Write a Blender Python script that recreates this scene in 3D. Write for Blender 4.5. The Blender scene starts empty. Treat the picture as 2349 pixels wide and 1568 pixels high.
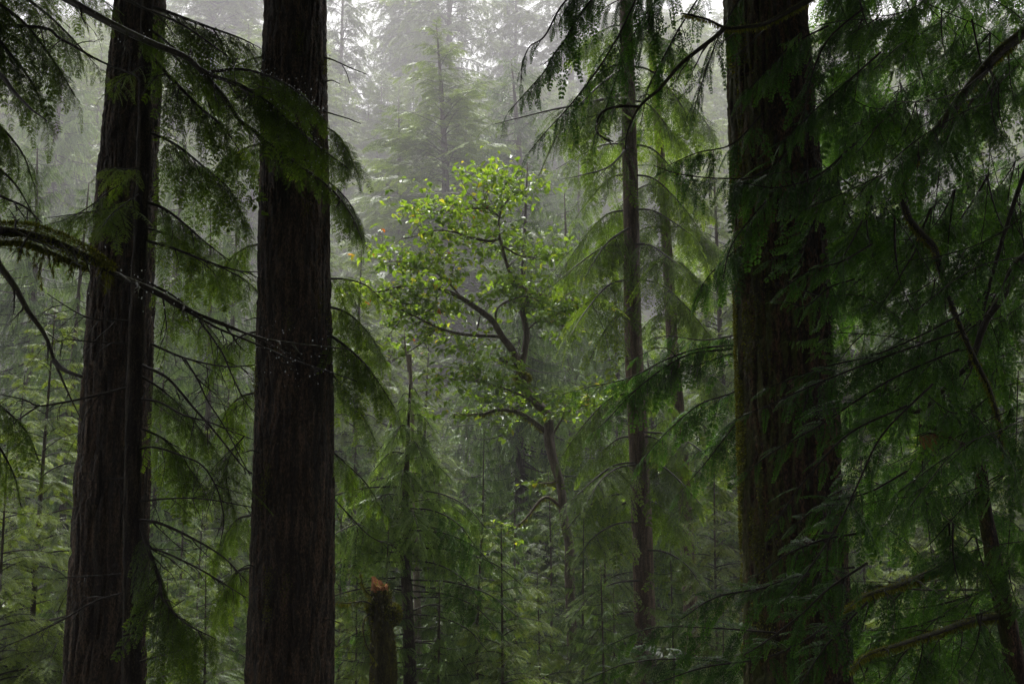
import bpy, math, random
import numpy as np
from mathutils import Vector
R = math.radians
rng = np.random.default_rng(7)
random.seed(7)
SC = bpy.context.scene
COL = SC.collection

# ------------------------------------------------------------------ camera
PITCH = R(8.0)
FPX = 35.0 / 36.0 * 2349.0
cam_d = bpy.data.cameras.new("camera"); cam_d.lens = 35; cam_d.sensor_width = 36
cam_d.clip_start = 0.05; cam_d.clip_end = 2000
cam = bpy.data.objects.new("camera", cam_d); COL.objects.link(cam)
cam.location = (0, 0, 0); cam.rotation_euler = (R(90) + PITCH, 0, 0)
cam_d.dof.use_dof = False
SC.camera = cam

def P(x, y, d):
    """point of the photograph (2349 px wide) at world depth d along +Y"""
    a = (x - 1174.5) / FPX; b = (784.0 - y) / FPX
    yy = math.cos(PITCH) - b * math.sin(PITCH)
    zz = math.sin(PITCH) + b * math.cos(PITCH)
    k = d / yy
    return np.array([a * k, d, zz * k])

# ------------------------------------------------------------------ light
SUN_EL, SUN_AZ = R(66), R(-14)
w = bpy.data.worlds.new("World"); SC.world = w; w.use_nodes = True
nt = w.node_tree; nt.nodes.clear()
sky = nt.nodes.new("ShaderNodeTexSky"); sky.sky_type = 'NISHITA'; sky.sun_disc = False
sky.sun_elevation = SUN_EL; sky.sun_rotation = SUN_AZ
sky.air_density = 1.0; sky.dust_density = 6.0; sky.ozone_density = 1.0
hs = nt.nodes.new("ShaderNodeHueSaturation"); hs.inputs['Saturation'].default_value = 0.08
bg = nt.nodes.new("ShaderNodeBackground"); bg.inputs['Strength'].default_value = 0.105
wo = nt.nodes.new("ShaderNodeOutputWorld")
nt.links.new(sky.outputs[0], hs.inputs['Color']); nt.links.new(hs.outputs[0], bg.inputs[0]); nt.links.new(bg.outputs[0], wo.inputs[0])
sl = bpy.data.lights.new("sun", 'SUN'); sl.energy = 1.5; sl.angle = R(12); sl.color = (1, 0.97, 0.93)
so = bpy.data.objects.new("sun", sl); COL.objects.link(so)
sd = Vector((math.sin(SUN_AZ) * math.cos(SUN_EL), math.cos(SUN_AZ) * math.cos(SUN_EL), math.sin(SUN_EL)))
so.rotation_euler = sd.to_track_quat('Z', 'Y').to_euler(); so.location = (0, 0, 60)
SC.view_settings.view_transform = 'Standard'; SC.view_settings.look = 'None'
SC.view_settings.exposure = 1.9; SC.view_settings.gamma = 1.0
SC.view_settings.use_curve_mapping = False
cy = SC.cycles
cy.max_bounces = 6; cy.diffuse_bounces = 3; cy.glossy_bounces = 2; cy.transmission_bounces = 4
cy.volume_bounces = 0; cy.transparent_max_bounces = 4
cy.sample_clamp_indirect = 4.0; cy.use_denoising = True; cy.denoising_prefilter = 'NONE'; cy.use_adaptive_sampling = False
cy.adaptive_threshold = 0.015
cy.caustics_reflective = False; cy.caustics_refractive = False
HAZE_DENSITY = 0.0025

# ------------------------------------------------------------------ materials
def new_mat(name):
    m = bpy.data.materials.new(name); m.use_nodes = True; m.node_tree.nodes.clear()
    N = m.node_tree.nodes; L = m.node_tree.links
    out = N.new("ShaderNodeOutputMaterial")
    return m, N, L, out

def ramp(N, L, fac, stops):
    r = N.new("ShaderNodeValToRGB"); L.new(fac, r.inputs[0])
    e = r.color_ramp.elements
    e[0].position, e[0].color = stops[0][0], (*stops[0][1], 1)
    e[1].position, e[1].color = stops[-1][0], (*stops[-1][1], 1)
    for p, c in stops[1:-1]:
        k = e.new(p); k.color = (*c, 1)
    return r

def noise(N, L, scale, detail=3, vec=None, rough=0.55):
    n = N.new("ShaderNodeTexNoise"); n.inputs['Scale'].default_value = scale
    n.inputs['Detail'].default_value = detail; n.inputs['Roughness'].default_value = rough
    if vec is not None: L.new(vec, n.inputs['Vector'])
    return n

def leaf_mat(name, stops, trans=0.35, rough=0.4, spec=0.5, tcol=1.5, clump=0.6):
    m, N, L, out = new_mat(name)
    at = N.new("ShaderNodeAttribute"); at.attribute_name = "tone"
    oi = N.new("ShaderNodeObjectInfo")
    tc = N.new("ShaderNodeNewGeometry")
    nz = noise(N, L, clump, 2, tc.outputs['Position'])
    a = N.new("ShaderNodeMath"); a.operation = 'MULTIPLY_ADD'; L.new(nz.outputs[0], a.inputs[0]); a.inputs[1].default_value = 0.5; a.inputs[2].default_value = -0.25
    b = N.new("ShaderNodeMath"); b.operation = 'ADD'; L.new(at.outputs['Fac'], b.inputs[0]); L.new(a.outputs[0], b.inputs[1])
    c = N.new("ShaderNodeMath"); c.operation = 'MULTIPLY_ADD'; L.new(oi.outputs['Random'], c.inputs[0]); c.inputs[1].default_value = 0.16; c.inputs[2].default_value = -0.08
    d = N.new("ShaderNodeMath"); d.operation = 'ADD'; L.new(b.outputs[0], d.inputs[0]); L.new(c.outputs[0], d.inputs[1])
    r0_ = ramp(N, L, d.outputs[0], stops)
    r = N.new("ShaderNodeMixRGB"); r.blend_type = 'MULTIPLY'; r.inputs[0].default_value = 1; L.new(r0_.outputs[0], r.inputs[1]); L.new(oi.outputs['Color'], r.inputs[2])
    p = N.new("ShaderNodeBsdfPrincipled"); L.new(r.outputs[0], p.inputs['Base Color'])
    p.inputs['Roughness'].default_value = rough; p.inputs['Specular IOR Level'].default_value = spec
    t = N.new("ShaderNodeBsdfTranslucent")
    mx = N.new("ShaderNodeMixRGB"); mx.blend_type = 'MULTIPLY'; mx.inputs[0].default_value = 1
    L.new(r.outputs[0], mx.inputs[1]); mx.inputs[2].default_value = (1.25 * tcol, 1.15 * tcol, 0.5 * tcol, 1)
    L.new(mx.outputs[0], t.inputs[0])
    ms = N.new("ShaderNodeMixShader"); ms.inputs[0].default_value = trans
    L.new(p.outputs[0], ms.inputs[1]); L.new(t.outputs[0], ms.inputs[2]); L.new(ms.outputs[0], out.inputs[0])
    return m

def bark_mat(name, c0, c1, c2, sx=14, bump=0.6, rough=0.65, moss=None, mossdir=None, mossamt=0.5, plate=True):
    m, N, L, out = new_mat(name)
    tc = N.new("ShaderNodeTexCoord")
    mp = N.new("ShaderNodeMapping"); mp.inputs['Scale'].default_value = (1, 1, 0.14); L.new(tc.outputs['Object'], mp.inputs[0])
    n1 = noise(N, L, sx, 6, mp.outputs[0], 0.65)
    mp2 = N.new("ShaderNodeMapping"); mp2.inputs['Scale'].default_value = (1, 1, 0.45); L.new(tc.outputs['Object'], mp2.inputs[0])
    n2 = noise(N, L, sx * 4.5, 4, mp2.outputs[0], 0.7)
    n3 = noise(N, L, 2.2, 3, tc.outputs['Object'])
    add = N.new("ShaderNodeMath"); add.operation = 'ADD'; L.new(n1.outputs[0], add.inputs[0]); L.new(n2.outputs[0], add.inputs[1])
    hv = N.new("ShaderNodeMath"); hv.operation = 'MULTIPLY'; hv.inputs[1].default_value = 0.5; L.new(add.outputs[0], hv.inputs[0])
    r = ramp(N, L, hv.outputs[0], [(0.40, c0), (0.5, c1), (0.61, c2)])
    col = r.outputs[0]
    p = N.new("ShaderNodeBsdfPrincipled"); p.inputs['Roughness'].default_value = rough; p.inputs['Specular IOR Level'].default_value = 0.22
    if moss:
        geo = N.new("ShaderNodeNewGeometry")
        vm = N.new("ShaderNodeVectorMath"); vm.operation = 'DOT_PRODUCT'; L.new(geo.outputs['Normal'], vm.inputs[0]); vm.inputs[1].default_value = mossdir
        s = N.new("ShaderNodeMath"); s.operation = 'ADD'; L.new(vm.outputs['Value'], s.inputs[0])
        n4 = noise(N, L, 9, 5, mp2.outputs[0], 0.7)
        k = N.new("ShaderNodeMath"); k.operation = 'MULTIPLY_ADD'; L.new(n4.outputs[0], k.inputs[0]); k.inputs[1].default_value = 3.0; k.inputs[2].default_value = -1.9 + mossamt
        L.new(k.outputs[0], s.inputs[1]); s.use_clamp = True
        mr = ramp(N, L, n2.outputs[0], [(0.3, tuple(x * 0.45 for x in moss)), (0.65, moss)])
        mx = N.new("ShaderNodeMixRGB"); L.new(s.outputs[0], mx.inputs[0]); L.new(col, mx.inputs[1]); L.new(mr.outputs[0], mx.inputs[2])
        col = mx.outputs[0]
    L.new(col, p.inputs['Base Color'])
    bp = N.new("ShaderNodeBump"); bp.inputs['Strength'].default_value = bump; bp.inputs['Distance'].default_value = 0.03
    L.new(hv.outputs[0], bp.inputs['Height']); L.new(bp.outputs[0], p.inputs['Normal'])
    L.new(p.outputs[0], out.inputs[0])
    return m

M = {}
M['hemlock'] = leaf_mat("hemlock_foliage", [(0.0, (0.02, 0.036, 0.006)), (0.35, (0.045, 0.085, 0.01)), (0.7, (0.09, 0.155, 0.016)), (1.0, (0.19, 0.27, 0.03))], 0.52, 0.55, spec=0.35, tcol=2.0)
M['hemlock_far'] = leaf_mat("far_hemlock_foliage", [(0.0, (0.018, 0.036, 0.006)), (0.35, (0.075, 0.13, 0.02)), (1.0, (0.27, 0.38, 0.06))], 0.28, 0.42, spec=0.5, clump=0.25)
M['cedar'] = leaf_mat("cedar_foliage", [(0.0, (0.012, 0.034, 0.008)), (0.4, (0.03, 0.085, 0.014)), (0.75, (0.06, 0.145, 0.02)), (1.0, (0.12, 0.24, 0.035))], 0.48, 0.38, spec=0.45, tcol=1.8)
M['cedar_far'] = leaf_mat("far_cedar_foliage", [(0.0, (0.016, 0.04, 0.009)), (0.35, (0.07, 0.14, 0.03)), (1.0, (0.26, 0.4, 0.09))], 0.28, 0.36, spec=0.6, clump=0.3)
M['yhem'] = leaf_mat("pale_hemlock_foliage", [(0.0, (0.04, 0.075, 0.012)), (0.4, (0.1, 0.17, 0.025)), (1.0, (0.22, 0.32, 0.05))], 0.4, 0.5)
M['maple'] = leaf_mat("broad_leaves", [(0.0, (0.06, 0.11, 0.02)), (0.45, (0.14, 0.25, 0.03)), (0.8, (0.29, 0.41, 0.06)), (0.94, (0.42, 0.38, 0.04)), (0.95, (0.36, 0.12, 0.02)), (1.0, (0.30, 0.06, 0.02))], 0.5, 0.33, spec=0.7, tcol=1.3, clump=0.9)
M['dead'] = leaf_mat("dead_fronds", [(0.0, (0.08, 0.03, 0.015)), (1.0, (0.32, 0.11, 0.05))], 0.2, 0.7)
M['moss'] = leaf_mat("moss", [(0.0, (0.045, 0.05, 0.01)), (0.5, (0.12, 0.135, 0.02)), (1.0, (0.24, 0.25, 0.04))], 0.4, 0.8, spec=0.2, clump=3.0)
M['bark_fir'] = bark_mat("fir_bark", (0.008, 0.005, 0.004), (0.028, 0.018, 0.012), (0.16, 0.098, 0.062), 16, 1.0, 0.6)
M['bark_cedar'] = bark_mat("cedar_bark", (0.008, 0.005, 0.004), (0.028, 0.018, 0.012), (0.135, 0.085, 0.055), 16, 1.0, 0.65)
M['bark_moss'] = bark_mat("mossy_cedar_bark", (0.008, 0.004, 0.003), (0.03, 0.017, 0.011), (0.16, 0.085, 0.05), 15, 1.0, 0.7, moss=(0.075, 0.09, 0.016), mossdir=(-0.95, -0.2, 0.1), mossamt=0.1)
M['bark'] = bark_mat("grey_bark", (0.025, 0.02, 0.016), (0.07, 0.055, 0.045), (0.15, 0.12, 0.1), 26, 0.6, 0.6)
M['bark_red'] = bark_mat("brown_bark", (0.03, 0.019, 0.014), (0.09, 0.056, 0.04), (0.2, 0.135, 0.1), 24, 0.7, 0.6)
M['twig'] = bark_mat("wet_twig", (0.010, 0.008, 0.006), (0.026, 0.02, 0.016), (0.05, 0.04, 0.032), 40, 0.3, 0.6)
M['bark_pole'] = bark_mat("dark_hemlock_bark", (0.008, 0.006, 0.005), (0.022, 0.016, 0.012), (0.09, 0.065, 0.045), 22, 0.8, 0.85)
M['snag'] = bark_mat("weathered_wood", (0.12, 0.09, 0.08), (0.27, 0.22, 0.2), (0.42, 0.36, 0.34), 30, 0.4, 0.7)
M['bark_maple'] = bark_mat("maple_bark", (0.04, 0.03, 0.025), (0.11, 0.08, 0.07), (0.2, 0.16, 0.13), 30, 0.3, 0.45, moss=(0.16, 0.15, 0.02), mossdir=(-0.2, -0.1, 0.95), mossamt=-0.25)
M['mossbranch'] = bark_mat("mossy_branch", (0.012, 0.010, 0.008), (0.03, 0.024, 0.018), (0.06, 0.045, 0.035), 40, 0.3, 0.45, moss=(0.08, 0.095, 0.018), mossdir=(0, -0.1, 0.95), mossamt=0.25)
M['stump'] = bark_mat("mossy_stump_bark", (0.018, 0.014, 0.008), (0.05, 0.045, 0.016), (0.10, 0.09, 0.025), 16, 0.9, 0.8, moss=(0.15, 0.14, 0.022), mossdir=(0.9, -0.1, 0.4), mossamt=0.1)
M['torn'] = bark_mat("torn_orange_wood", (0.12, 0.045, 0.02), (0.38, 0.15, 0.06), (0.55, 0.27, 0.13), 22, 0.6, 0.7)
def ground_mat():
    m, N, L, out = new_mat("forest_floor")
    tc = N.new("ShaderNodeTexCoord")
    n = noise(N, L, 0.8, 8, tc.outputs['Object'], 0.7); n2 = noise(N, L, 9, 4, tc.outputs['Object'])
    r = ramp(N, L, n.outputs[0], [(0.35, (0.03, 0.022, 0.014)), (0.5, (0.04, 0.05, 0.015)), (0.65, (0.05, 0.075, 0.02))])
    p = N.new("ShaderNodeBsdfPrincipled"); p.inputs['Roughness'].default_value = 0.9; L.new(r.outputs[0], p.inputs[0])
    b = N.new("ShaderNodeBump"); b.inputs['Strength'].default_value = 0.8; L.new(n2.outputs[0], b.inputs['Height']); L.new(b.outputs[0], p.inputs['Normal'])
    L.new(p.outputs[0], out.inputs[0]); return m
M['ground'] = ground_mat()
def water_mat():
    m, N, L, out = new_mat("water_drop")
    p = N.new("ShaderNodeBsdfPrincipled"); p.inputs['Base Color'].default_value = (0.9, 0.93, 0.95, 1)
    p.inputs['Roughness'].default_value = 0.04; p.inputs['IOR'].default_value = 1.33; p.inputs['Transmission Weight'].default_value = 0.55
    L.new(p.outputs[0], out.inputs[0]); return m
M['drop'] = water_mat()

# ------------------------------------------------------------------ objects
def setp(o, label=None, cat=None, group=None, kind=None):
    if label: o['label'] = label
    if cat: o['category'] = cat
    if group: o['group'] = group
    if kind: o['kind'] = kind
    return o

def empty(name, loc):
    o = bpy.data.objects.new(name, None); COL.objects.link(o); o.location = tuple(loc); o.empty_display_size = 0.3
    return o

def mesh_obj(name, V, F, mats, parent=None, mi=None, smooth=True, tone=None, origin=None):
    V = np.asarray(V, np.float32).reshape(-1, 3)
    if origin is not None: V = V - np.asarray(origin, np.float32)
    F = np.asarray(F, np.int32)
    me = bpy.data.meshes.new(name)
    me.vertices.add(len(V)); me.vertices.foreach_set("co", V.ravel())
    me.loops.add(F.size); me.loops.foreach_set("vertex_index", F.ravel())
    me.polygons.add(len(F)); me.polygons.foreach_set("loop_start", np.arange(0, F.size, F.shape[1], dtype=np.int32))
    if mi is not None: me.polygons.foreach_set("material_index", np.asarray(mi, np.int32))
    me.polygons.foreach_set("use_smooth", np.full(len(F), smooth))
    if tone is not None:
        a = me.attributes.new("tone", 'FLOAT', 'FACE'); a.data.foreach_set("value", np.asarray(tone, np.float32))
    for m in mats: me.materials.append(m)
    me.update()
    o = bpy.data.objects.new(name, me); COL.objects.link(o)
    if parent is not None: o.parent = parent
    return o

class Q:
    """a bag of separate triangles: corners, tone, material index (0 leaf, 1 wood); quads are cut in two"""
    def __init__(s, v, t, m):
        if v.shape[1] == 4:
            v = v[:, [0, 1, 2, 0, 2, 3]].reshape(-1, 3, 3); t = np.repeat(t, 2); m = np.repeat(m, 2)
        s.v, s.t, s.m = v, t, m
    @staticmethod
    def cat(L):
        return Q(np.concatenate([q.v for q in L]), np.concatenate([q.t for q in L]), np.concatenate([q.m for q in L]))
    def place(s, A, T, tj=None):
        """A (K,3,3) columns = axes, T (K,3)"""
        K = len(A)
        v = np.einsum('kij,nqj->knqi', A.astype(np.float32), s.v) + T.astype(np.float32)[:, None, None, :]
        t = np.tile(s.t, (K, 1))
        if tj is not None: t = t + np.asarray(tj, np.float32)[:, None]
        return Q(v.reshape(-1, 3, 3), t.reshape(-1), np.tile(s.m, K))
    def obj(s, name, mats, parent=None, origin=None):
        n = len(s.v)
        return mesh_obj(name, s.v.reshape(-1, 3), np.arange(n * 3).reshape(n, 3), mats, parent, s.m, False, np.clip(s.t, 0, 1), origin)

def nrm(a):
    a = np.asarray(a, float); return a / (np.linalg.norm(a, axis=-1, keepdims=True) + 1e-9)

def leafquads(p0, p1, wd, nor, mid=0.42):
    p0 = np.asarray(p0, float); p1 = np.asarray(p1, float); d = p1 - p0
    s = nrm(np.cross(nor, d)) * (np.asarray(wd)[:, None] if np.ndim(wd) else wd) * 0.5
    m = p0 + d * mid
    return np.stack([p0, m + s, p1, m - s], 1).astype(np.float32)

def tubequads(pts, rad, k=3):
    pts = np.asarray(pts, float); n = len(pts)
    T = np.gradient(pts, axis=0); T = nrm(T)
    up = np.array([0.13, 0.21, 0.97]); a = nrm(np.cross(T, up)); b = np.cross(T, a)
    ang = np.arange(k) * 2 * math.pi / k
    ring = pts[:, None, :] + (a[:, None, :] * np.cos(ang)[None, :, None] + b[:, None, :] * np.sin(ang)[None, :, None]) * np.asarray(rad)[:, None, None]
    j = np.arange(k); j2 = (j + 1) % k
    return np.stack([ring[:-1][:, j], ring[:-1][:, j2], ring[1:][:, j2], ring[1:][:, j]], 2).reshape(-1, 4, 3).astype(np.float32)

# unit fronds: along +X, in the XY plane, drooping to -Z
def frond(n1, l1, a1, n2, l2, a2, w1, w2, droop, seed, wood=0.006, sd=0.25, thin=0.0, tri=False):
    r = np.random.default_rng(seed)
    P0, P1, W, NR, TN = [], [], [], [], []
    def ax(t): return np.array([t, 0.03 * math.sin(t * 5 + seed), -droop * t * t])
    for i in range(n1):
        t = 0.05 + 0.93 * (i + 0.5 * r.random()) / n1
        prof = (1 - t) ** 0.75 * min(1.0, 0.35 + 4 * t) + 0.12
        base = ax(t); tan = nrm(ax(t + 0.01) - base)
        for sgn in (-1, 1):
            if r.random() < thin: continue
            L = l1 * prof * (0.75 + 0.4 * r.random())
            a = R(a1) * (0.85 + 0.3 * r.random())
            side = np.array([0, sgn, 0.0])
            d = nrm(tan * math.cos(a) + side * math.sin(a) + np.array([0, 0, -0.22 - 0.25 * r.random()]) * sd * 3)
            nn = nrm(np.array([r.normal() * .1, r.normal() * .1 - sgn * 0.12, 1]))
            end = base + d * L + np.array([0, 0, -sd * L * 0.5])
            if n2 == 0:
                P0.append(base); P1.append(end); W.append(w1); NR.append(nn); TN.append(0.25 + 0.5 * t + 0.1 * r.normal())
            else:
                P0.append(base); P1.append(base + (end - base) * 1.0); W.append(w1 * 0.55); NR.append(nn); TN.append(0.3)
                for j in range(n2):
                    u = 0.12 + 0.86 * (j + 0.4 * r.random()) / n2
                    b2 = base + (end - base) * u + np.array([0, 0, 0.06 * L * math.sin(u * 3.14)])
                    d1 = nrm(end - base)
                    pr2 = (1 - u) ** 0.7 + 0.2
                    for s2 in (-1, 1):
                        sv = nrm(np.cross(nn, d1)) * s2
                        aa = R(a2) * (0.8 + 0.4 * r.random())
                        d2 = nrm(d1 * math.cos(aa) + sv * math.sin(aa) + np.array([0, 0, -sd * (0.6 + 0.8 * r.random())]))
                        LL = l2 * pr2 * (0.7 + 0.5 * r.random()) * (0.5 + 0.5 * prof)
                        P0.append(b2); P1.append(b2 + d2 * LL); W.append(w2)
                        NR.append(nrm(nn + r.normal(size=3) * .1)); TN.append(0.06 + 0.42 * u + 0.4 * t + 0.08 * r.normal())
    v = leafquads(np.array(P0), np.array(P1), np.array(W), np.array(NR))
    tt = np.linspace(0, 1, 3 if tri else 6)
    wv = tubequads([ax(t) for t in tt], wood * (1.05 - tt), 3)
    if tri: v = np.stack([v[:, 0] * 0.7 + v[:, 1] * 0.3 + (v[:, 1] - v[:, 3]) * 0.2, v[:, 2], v[:, 3] * 1.0], 1)
    return Q.cat([Q(v, np.array(TN, np.float32), np.zeros(len(v), np.int32)), Q(wv, np.zeros(len(wv), np.float32), np.ones(len(wv), np.int32))])

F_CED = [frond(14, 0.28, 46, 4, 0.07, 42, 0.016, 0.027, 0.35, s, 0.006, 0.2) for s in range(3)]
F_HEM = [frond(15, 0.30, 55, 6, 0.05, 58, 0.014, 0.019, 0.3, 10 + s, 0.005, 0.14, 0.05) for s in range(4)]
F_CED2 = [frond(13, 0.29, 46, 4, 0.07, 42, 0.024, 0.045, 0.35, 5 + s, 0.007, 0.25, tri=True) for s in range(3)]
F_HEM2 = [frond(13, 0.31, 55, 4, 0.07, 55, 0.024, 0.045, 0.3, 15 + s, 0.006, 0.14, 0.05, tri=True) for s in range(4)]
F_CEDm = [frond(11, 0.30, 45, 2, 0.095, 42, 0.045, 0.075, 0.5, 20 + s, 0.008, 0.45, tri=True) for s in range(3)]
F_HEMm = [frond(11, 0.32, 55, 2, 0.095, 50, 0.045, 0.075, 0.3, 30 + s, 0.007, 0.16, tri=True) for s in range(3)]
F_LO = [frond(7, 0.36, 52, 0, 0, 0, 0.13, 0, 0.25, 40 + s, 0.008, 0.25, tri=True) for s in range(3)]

def axes(dirs, ups, scale, sy=None):
    X = nrm(dirs); Y = nrm(np.cross(ups, X)); Z = np.cross(X, Y)
    s = np.asarray(scale, float)[:, None]
    s2 = s if sy is None else np.asarray(sy, float)[:, None]
    return np.stack([X * s, Y * s2, Z * s], 2)

# boughs along a path of world or unit points
def resample(pts, n):
    pts = np.asarray(pts, float)
    # catmull-rom
    k = len(pts); P_ = np.vstack([2 * pts[0] - pts[1], pts, 2 * pts[-1] - pts[-2]])
    out = []
    for u in np.linspace(0, k - 1 - 1e-6, n):
        i = int(u); f = u - i
        a, b, c, d = P_[i], P_[i + 1], P_[i + 2], P_[i + 3]
        out.append(0.5 * ((2 * b) + (-a + c) * f + (2 * a - 5 * b + 4 * c - d) * f * f + (-a + 3 * b - 3 * c + d) * f ** 3))
    return np.array(out)

def bough(path, fr, n, Ln, droop=0.35, ang=60, t0=0.12, seed=0, up=(0, 0, 1), prof='cone', jit=0.25, both=True, tone=0.0, hang=0.0, sq=1.0):
    """fronds set along a path (already smooth); returns leaf+twig quads"""
    r = np.random.default_rng(seed); path = np.asarray(path, float)
    seg = np.linalg.norm(np.diff(path, axis=0), axis=1); cum = np.concatenate([[0], np.cumsum(seg)]); tot = cum[-1]
    T = nrm(np.gradient(path, axis=0)); up = np.array(up, float)
    out = []; groups = {}
    for i in range(n):
        t = t0 + (1 - t0) * (i + r.random() * 0.8) / n
        t = min(t, 0.995)
        p = np.array([np.interp(t * tot, cum, path[:, c]) for c in range(3)])
        tn = nrm(np.array([np.interp(t * tot, cum, T[:, c]) for c in range(3)]))
        sd = nrm(np.cross(tn, up))
        if prof == 'cone': pr = (1 - t) ** 0.65 * min(1, 0.45 + 2.2 * (t - t0)) + 0.15
        else: pr = 0.75 + 0.25 * math.sin(3.1 * t) - 0.45 * max(0, t - 0.8) / 0.2
        for sgn in ((-1, 1) if both else (1,)):
            if r.random() < 0.14: continue
            a = R(ang) * (1 + jit * r.normal() * 0.9)
            dr = droop * (1 + 0.6 * r.normal() * jit * 2) + hang * r.random()
            d = nrm(tn * math.cos(a) + sd * sgn * math.sin(a) - up * dr)
            L = Ln * pr * (1 + jit * r.normal() * 1.0)
            if L <= 0.02: continue
            nn = nrm(up + 0.25 * r.normal(size=3) + d * 0.1)
            groups.setdefault(r.integers(len(fr)), []).append((p, d, nn, abs(L), tone + 0.07 * r.normal()))
    # tip
    groups.setdefault(0, []).append((path[-1], T[-1] - up * 0.1, up, Ln * 0.45, tone + 0.1))
    for g, lst in groups.items():
        p = np.array([x[0] for x in lst]); d = np.array([x[1] for x in lst]); u = np.array([x[2] for x in lst]); L = np.array([x[3] for x in lst])
        out.append(fr[g].place(axes(d, u, L, L * sq), p, [x[4] for x in lst]))
    return Q.cat(out)

def unit_bough(kind, level, seed):
    r = np.random.default_rng(seed)
    t = np.linspace(0, 1, 9)
    if kind == 'h':
        z = 0.12 * t - 0.42 * t ** 2.2
    else:
        z = -0.30 * t + 0.06 * t ** 2 - 0.08 * np.sin(t * 3.1)
    path = np.stack([t, 0.05 * np.sin(t * 3 + seed) * r.normal(), z], 1)
    fr = {('h', 2): F_HEM2, ('c', 2): F_CED2, ('h', 1): F_HEMm, ('c', 1): F_CEDm}.get((kind, level), F_LO)
    n = {2: 12, 1: 10, 0: 8}[level]
    if kind == 'h':
        q = bough(path, fr, n, 0.40, 0.22, 58, 0.10, seed, jit=0.3, hang=0.25, sq=1.0)
    else:
        q = bough(path, fr, n, 0.40, 0.65, 52, 0.12, seed, jit=0.3, hang=0.7, sq=0.85)
    wv = tubequads(path, 0.011 * (1.1 - t), 4)
    return Q.cat([q, Q(wv, np.zeros(len(wv), np.float32), np.ones(len(wv), np.int32))])

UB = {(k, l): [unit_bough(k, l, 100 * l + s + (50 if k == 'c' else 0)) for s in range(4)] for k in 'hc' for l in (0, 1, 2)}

def crown(kind, level, H, base, n, Lmax, seed, power=0.8, elev=0.12, lmin=0.35, bend=None, gap=0.0, bare=0):
    """whole crown: boughs round the stem between base*H and H"""
    r = np.random.default_rng(seed); out = []; by = {}
    for i in range(n):
        f = (i + r.random()) / n
        h = base + (1 - base) * f ** 1.15
        if r.random() < gap: continue
        ff = (h - base) / (1 - base)
        L = Lmax * (lmin * 0.25 + (1 - ff) ** power) * (0.55 + 0.55 * r.random()) * min(1, 0.65 + ff * 3)
        az = i * 2.399 + r.normal() * 0.5
        el = elev + 0.35 * ff + 0.12 * r.normal() - (0.35 if kind == 'c' else 0.15) * (1 - ff)
        d = np.array([math.cos(az) * math.cos(el), math.sin(az) * math.cos(el), math.sin(el)])
        up = nrm(np.array([0.15 * r.normal(), 0.15 * r.normal(), 1]))
        p = np.array([0, 0, h * H])
        if bend is not None: p = p + bend(h)
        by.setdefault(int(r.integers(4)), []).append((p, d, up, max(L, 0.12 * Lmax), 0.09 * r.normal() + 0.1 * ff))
    for g, lst in by.items():
        p = np.array([x[0] for x in lst]); d = np.array([x[1] for x in lst]); u = np.array([x[2] for x in lst]); L = np.array([x[3] for x in lst])
        out.append(UB[(kind, level)][g].place(axes(d, u, L), p, [x[4] for x in lst]))
    # leader
    return Q.cat(out)

# value noise for modelled bark
_lat = rng.random((64, 64, 64)).astype(np.float32)
def vnoise(x, y, z):
    xi = np.floor(x).astype(int); yi = np.floor(y).astype(int); zi = np.floor(z).astype(int)
    fx, fy, fz = x - xi, y - yi, z - zi
    fx, fy, fz = [f * f * (3 - 2 * f) for f in (fx, fy, fz)]
    g = lambda a, b, c: _lat[(xi + a) & 63, (yi + b) & 63, (zi + c) & 63]
    x0 = (g(0,0,0)*(1-fx)+g(1,0,0)*fx)*(1-fy)+(g(0,1,0)*(1-fx)+g(1,1,0)*fx)*fy
    x1 = (g(0,0,1)*(1-fx)+g(1,0,1)*fx)*(1-fy)+(g(0,1,1)*(1-fx)+g(1,1,1)*fx)*fy
    return x0*(1-fz)+x1*fz

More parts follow.
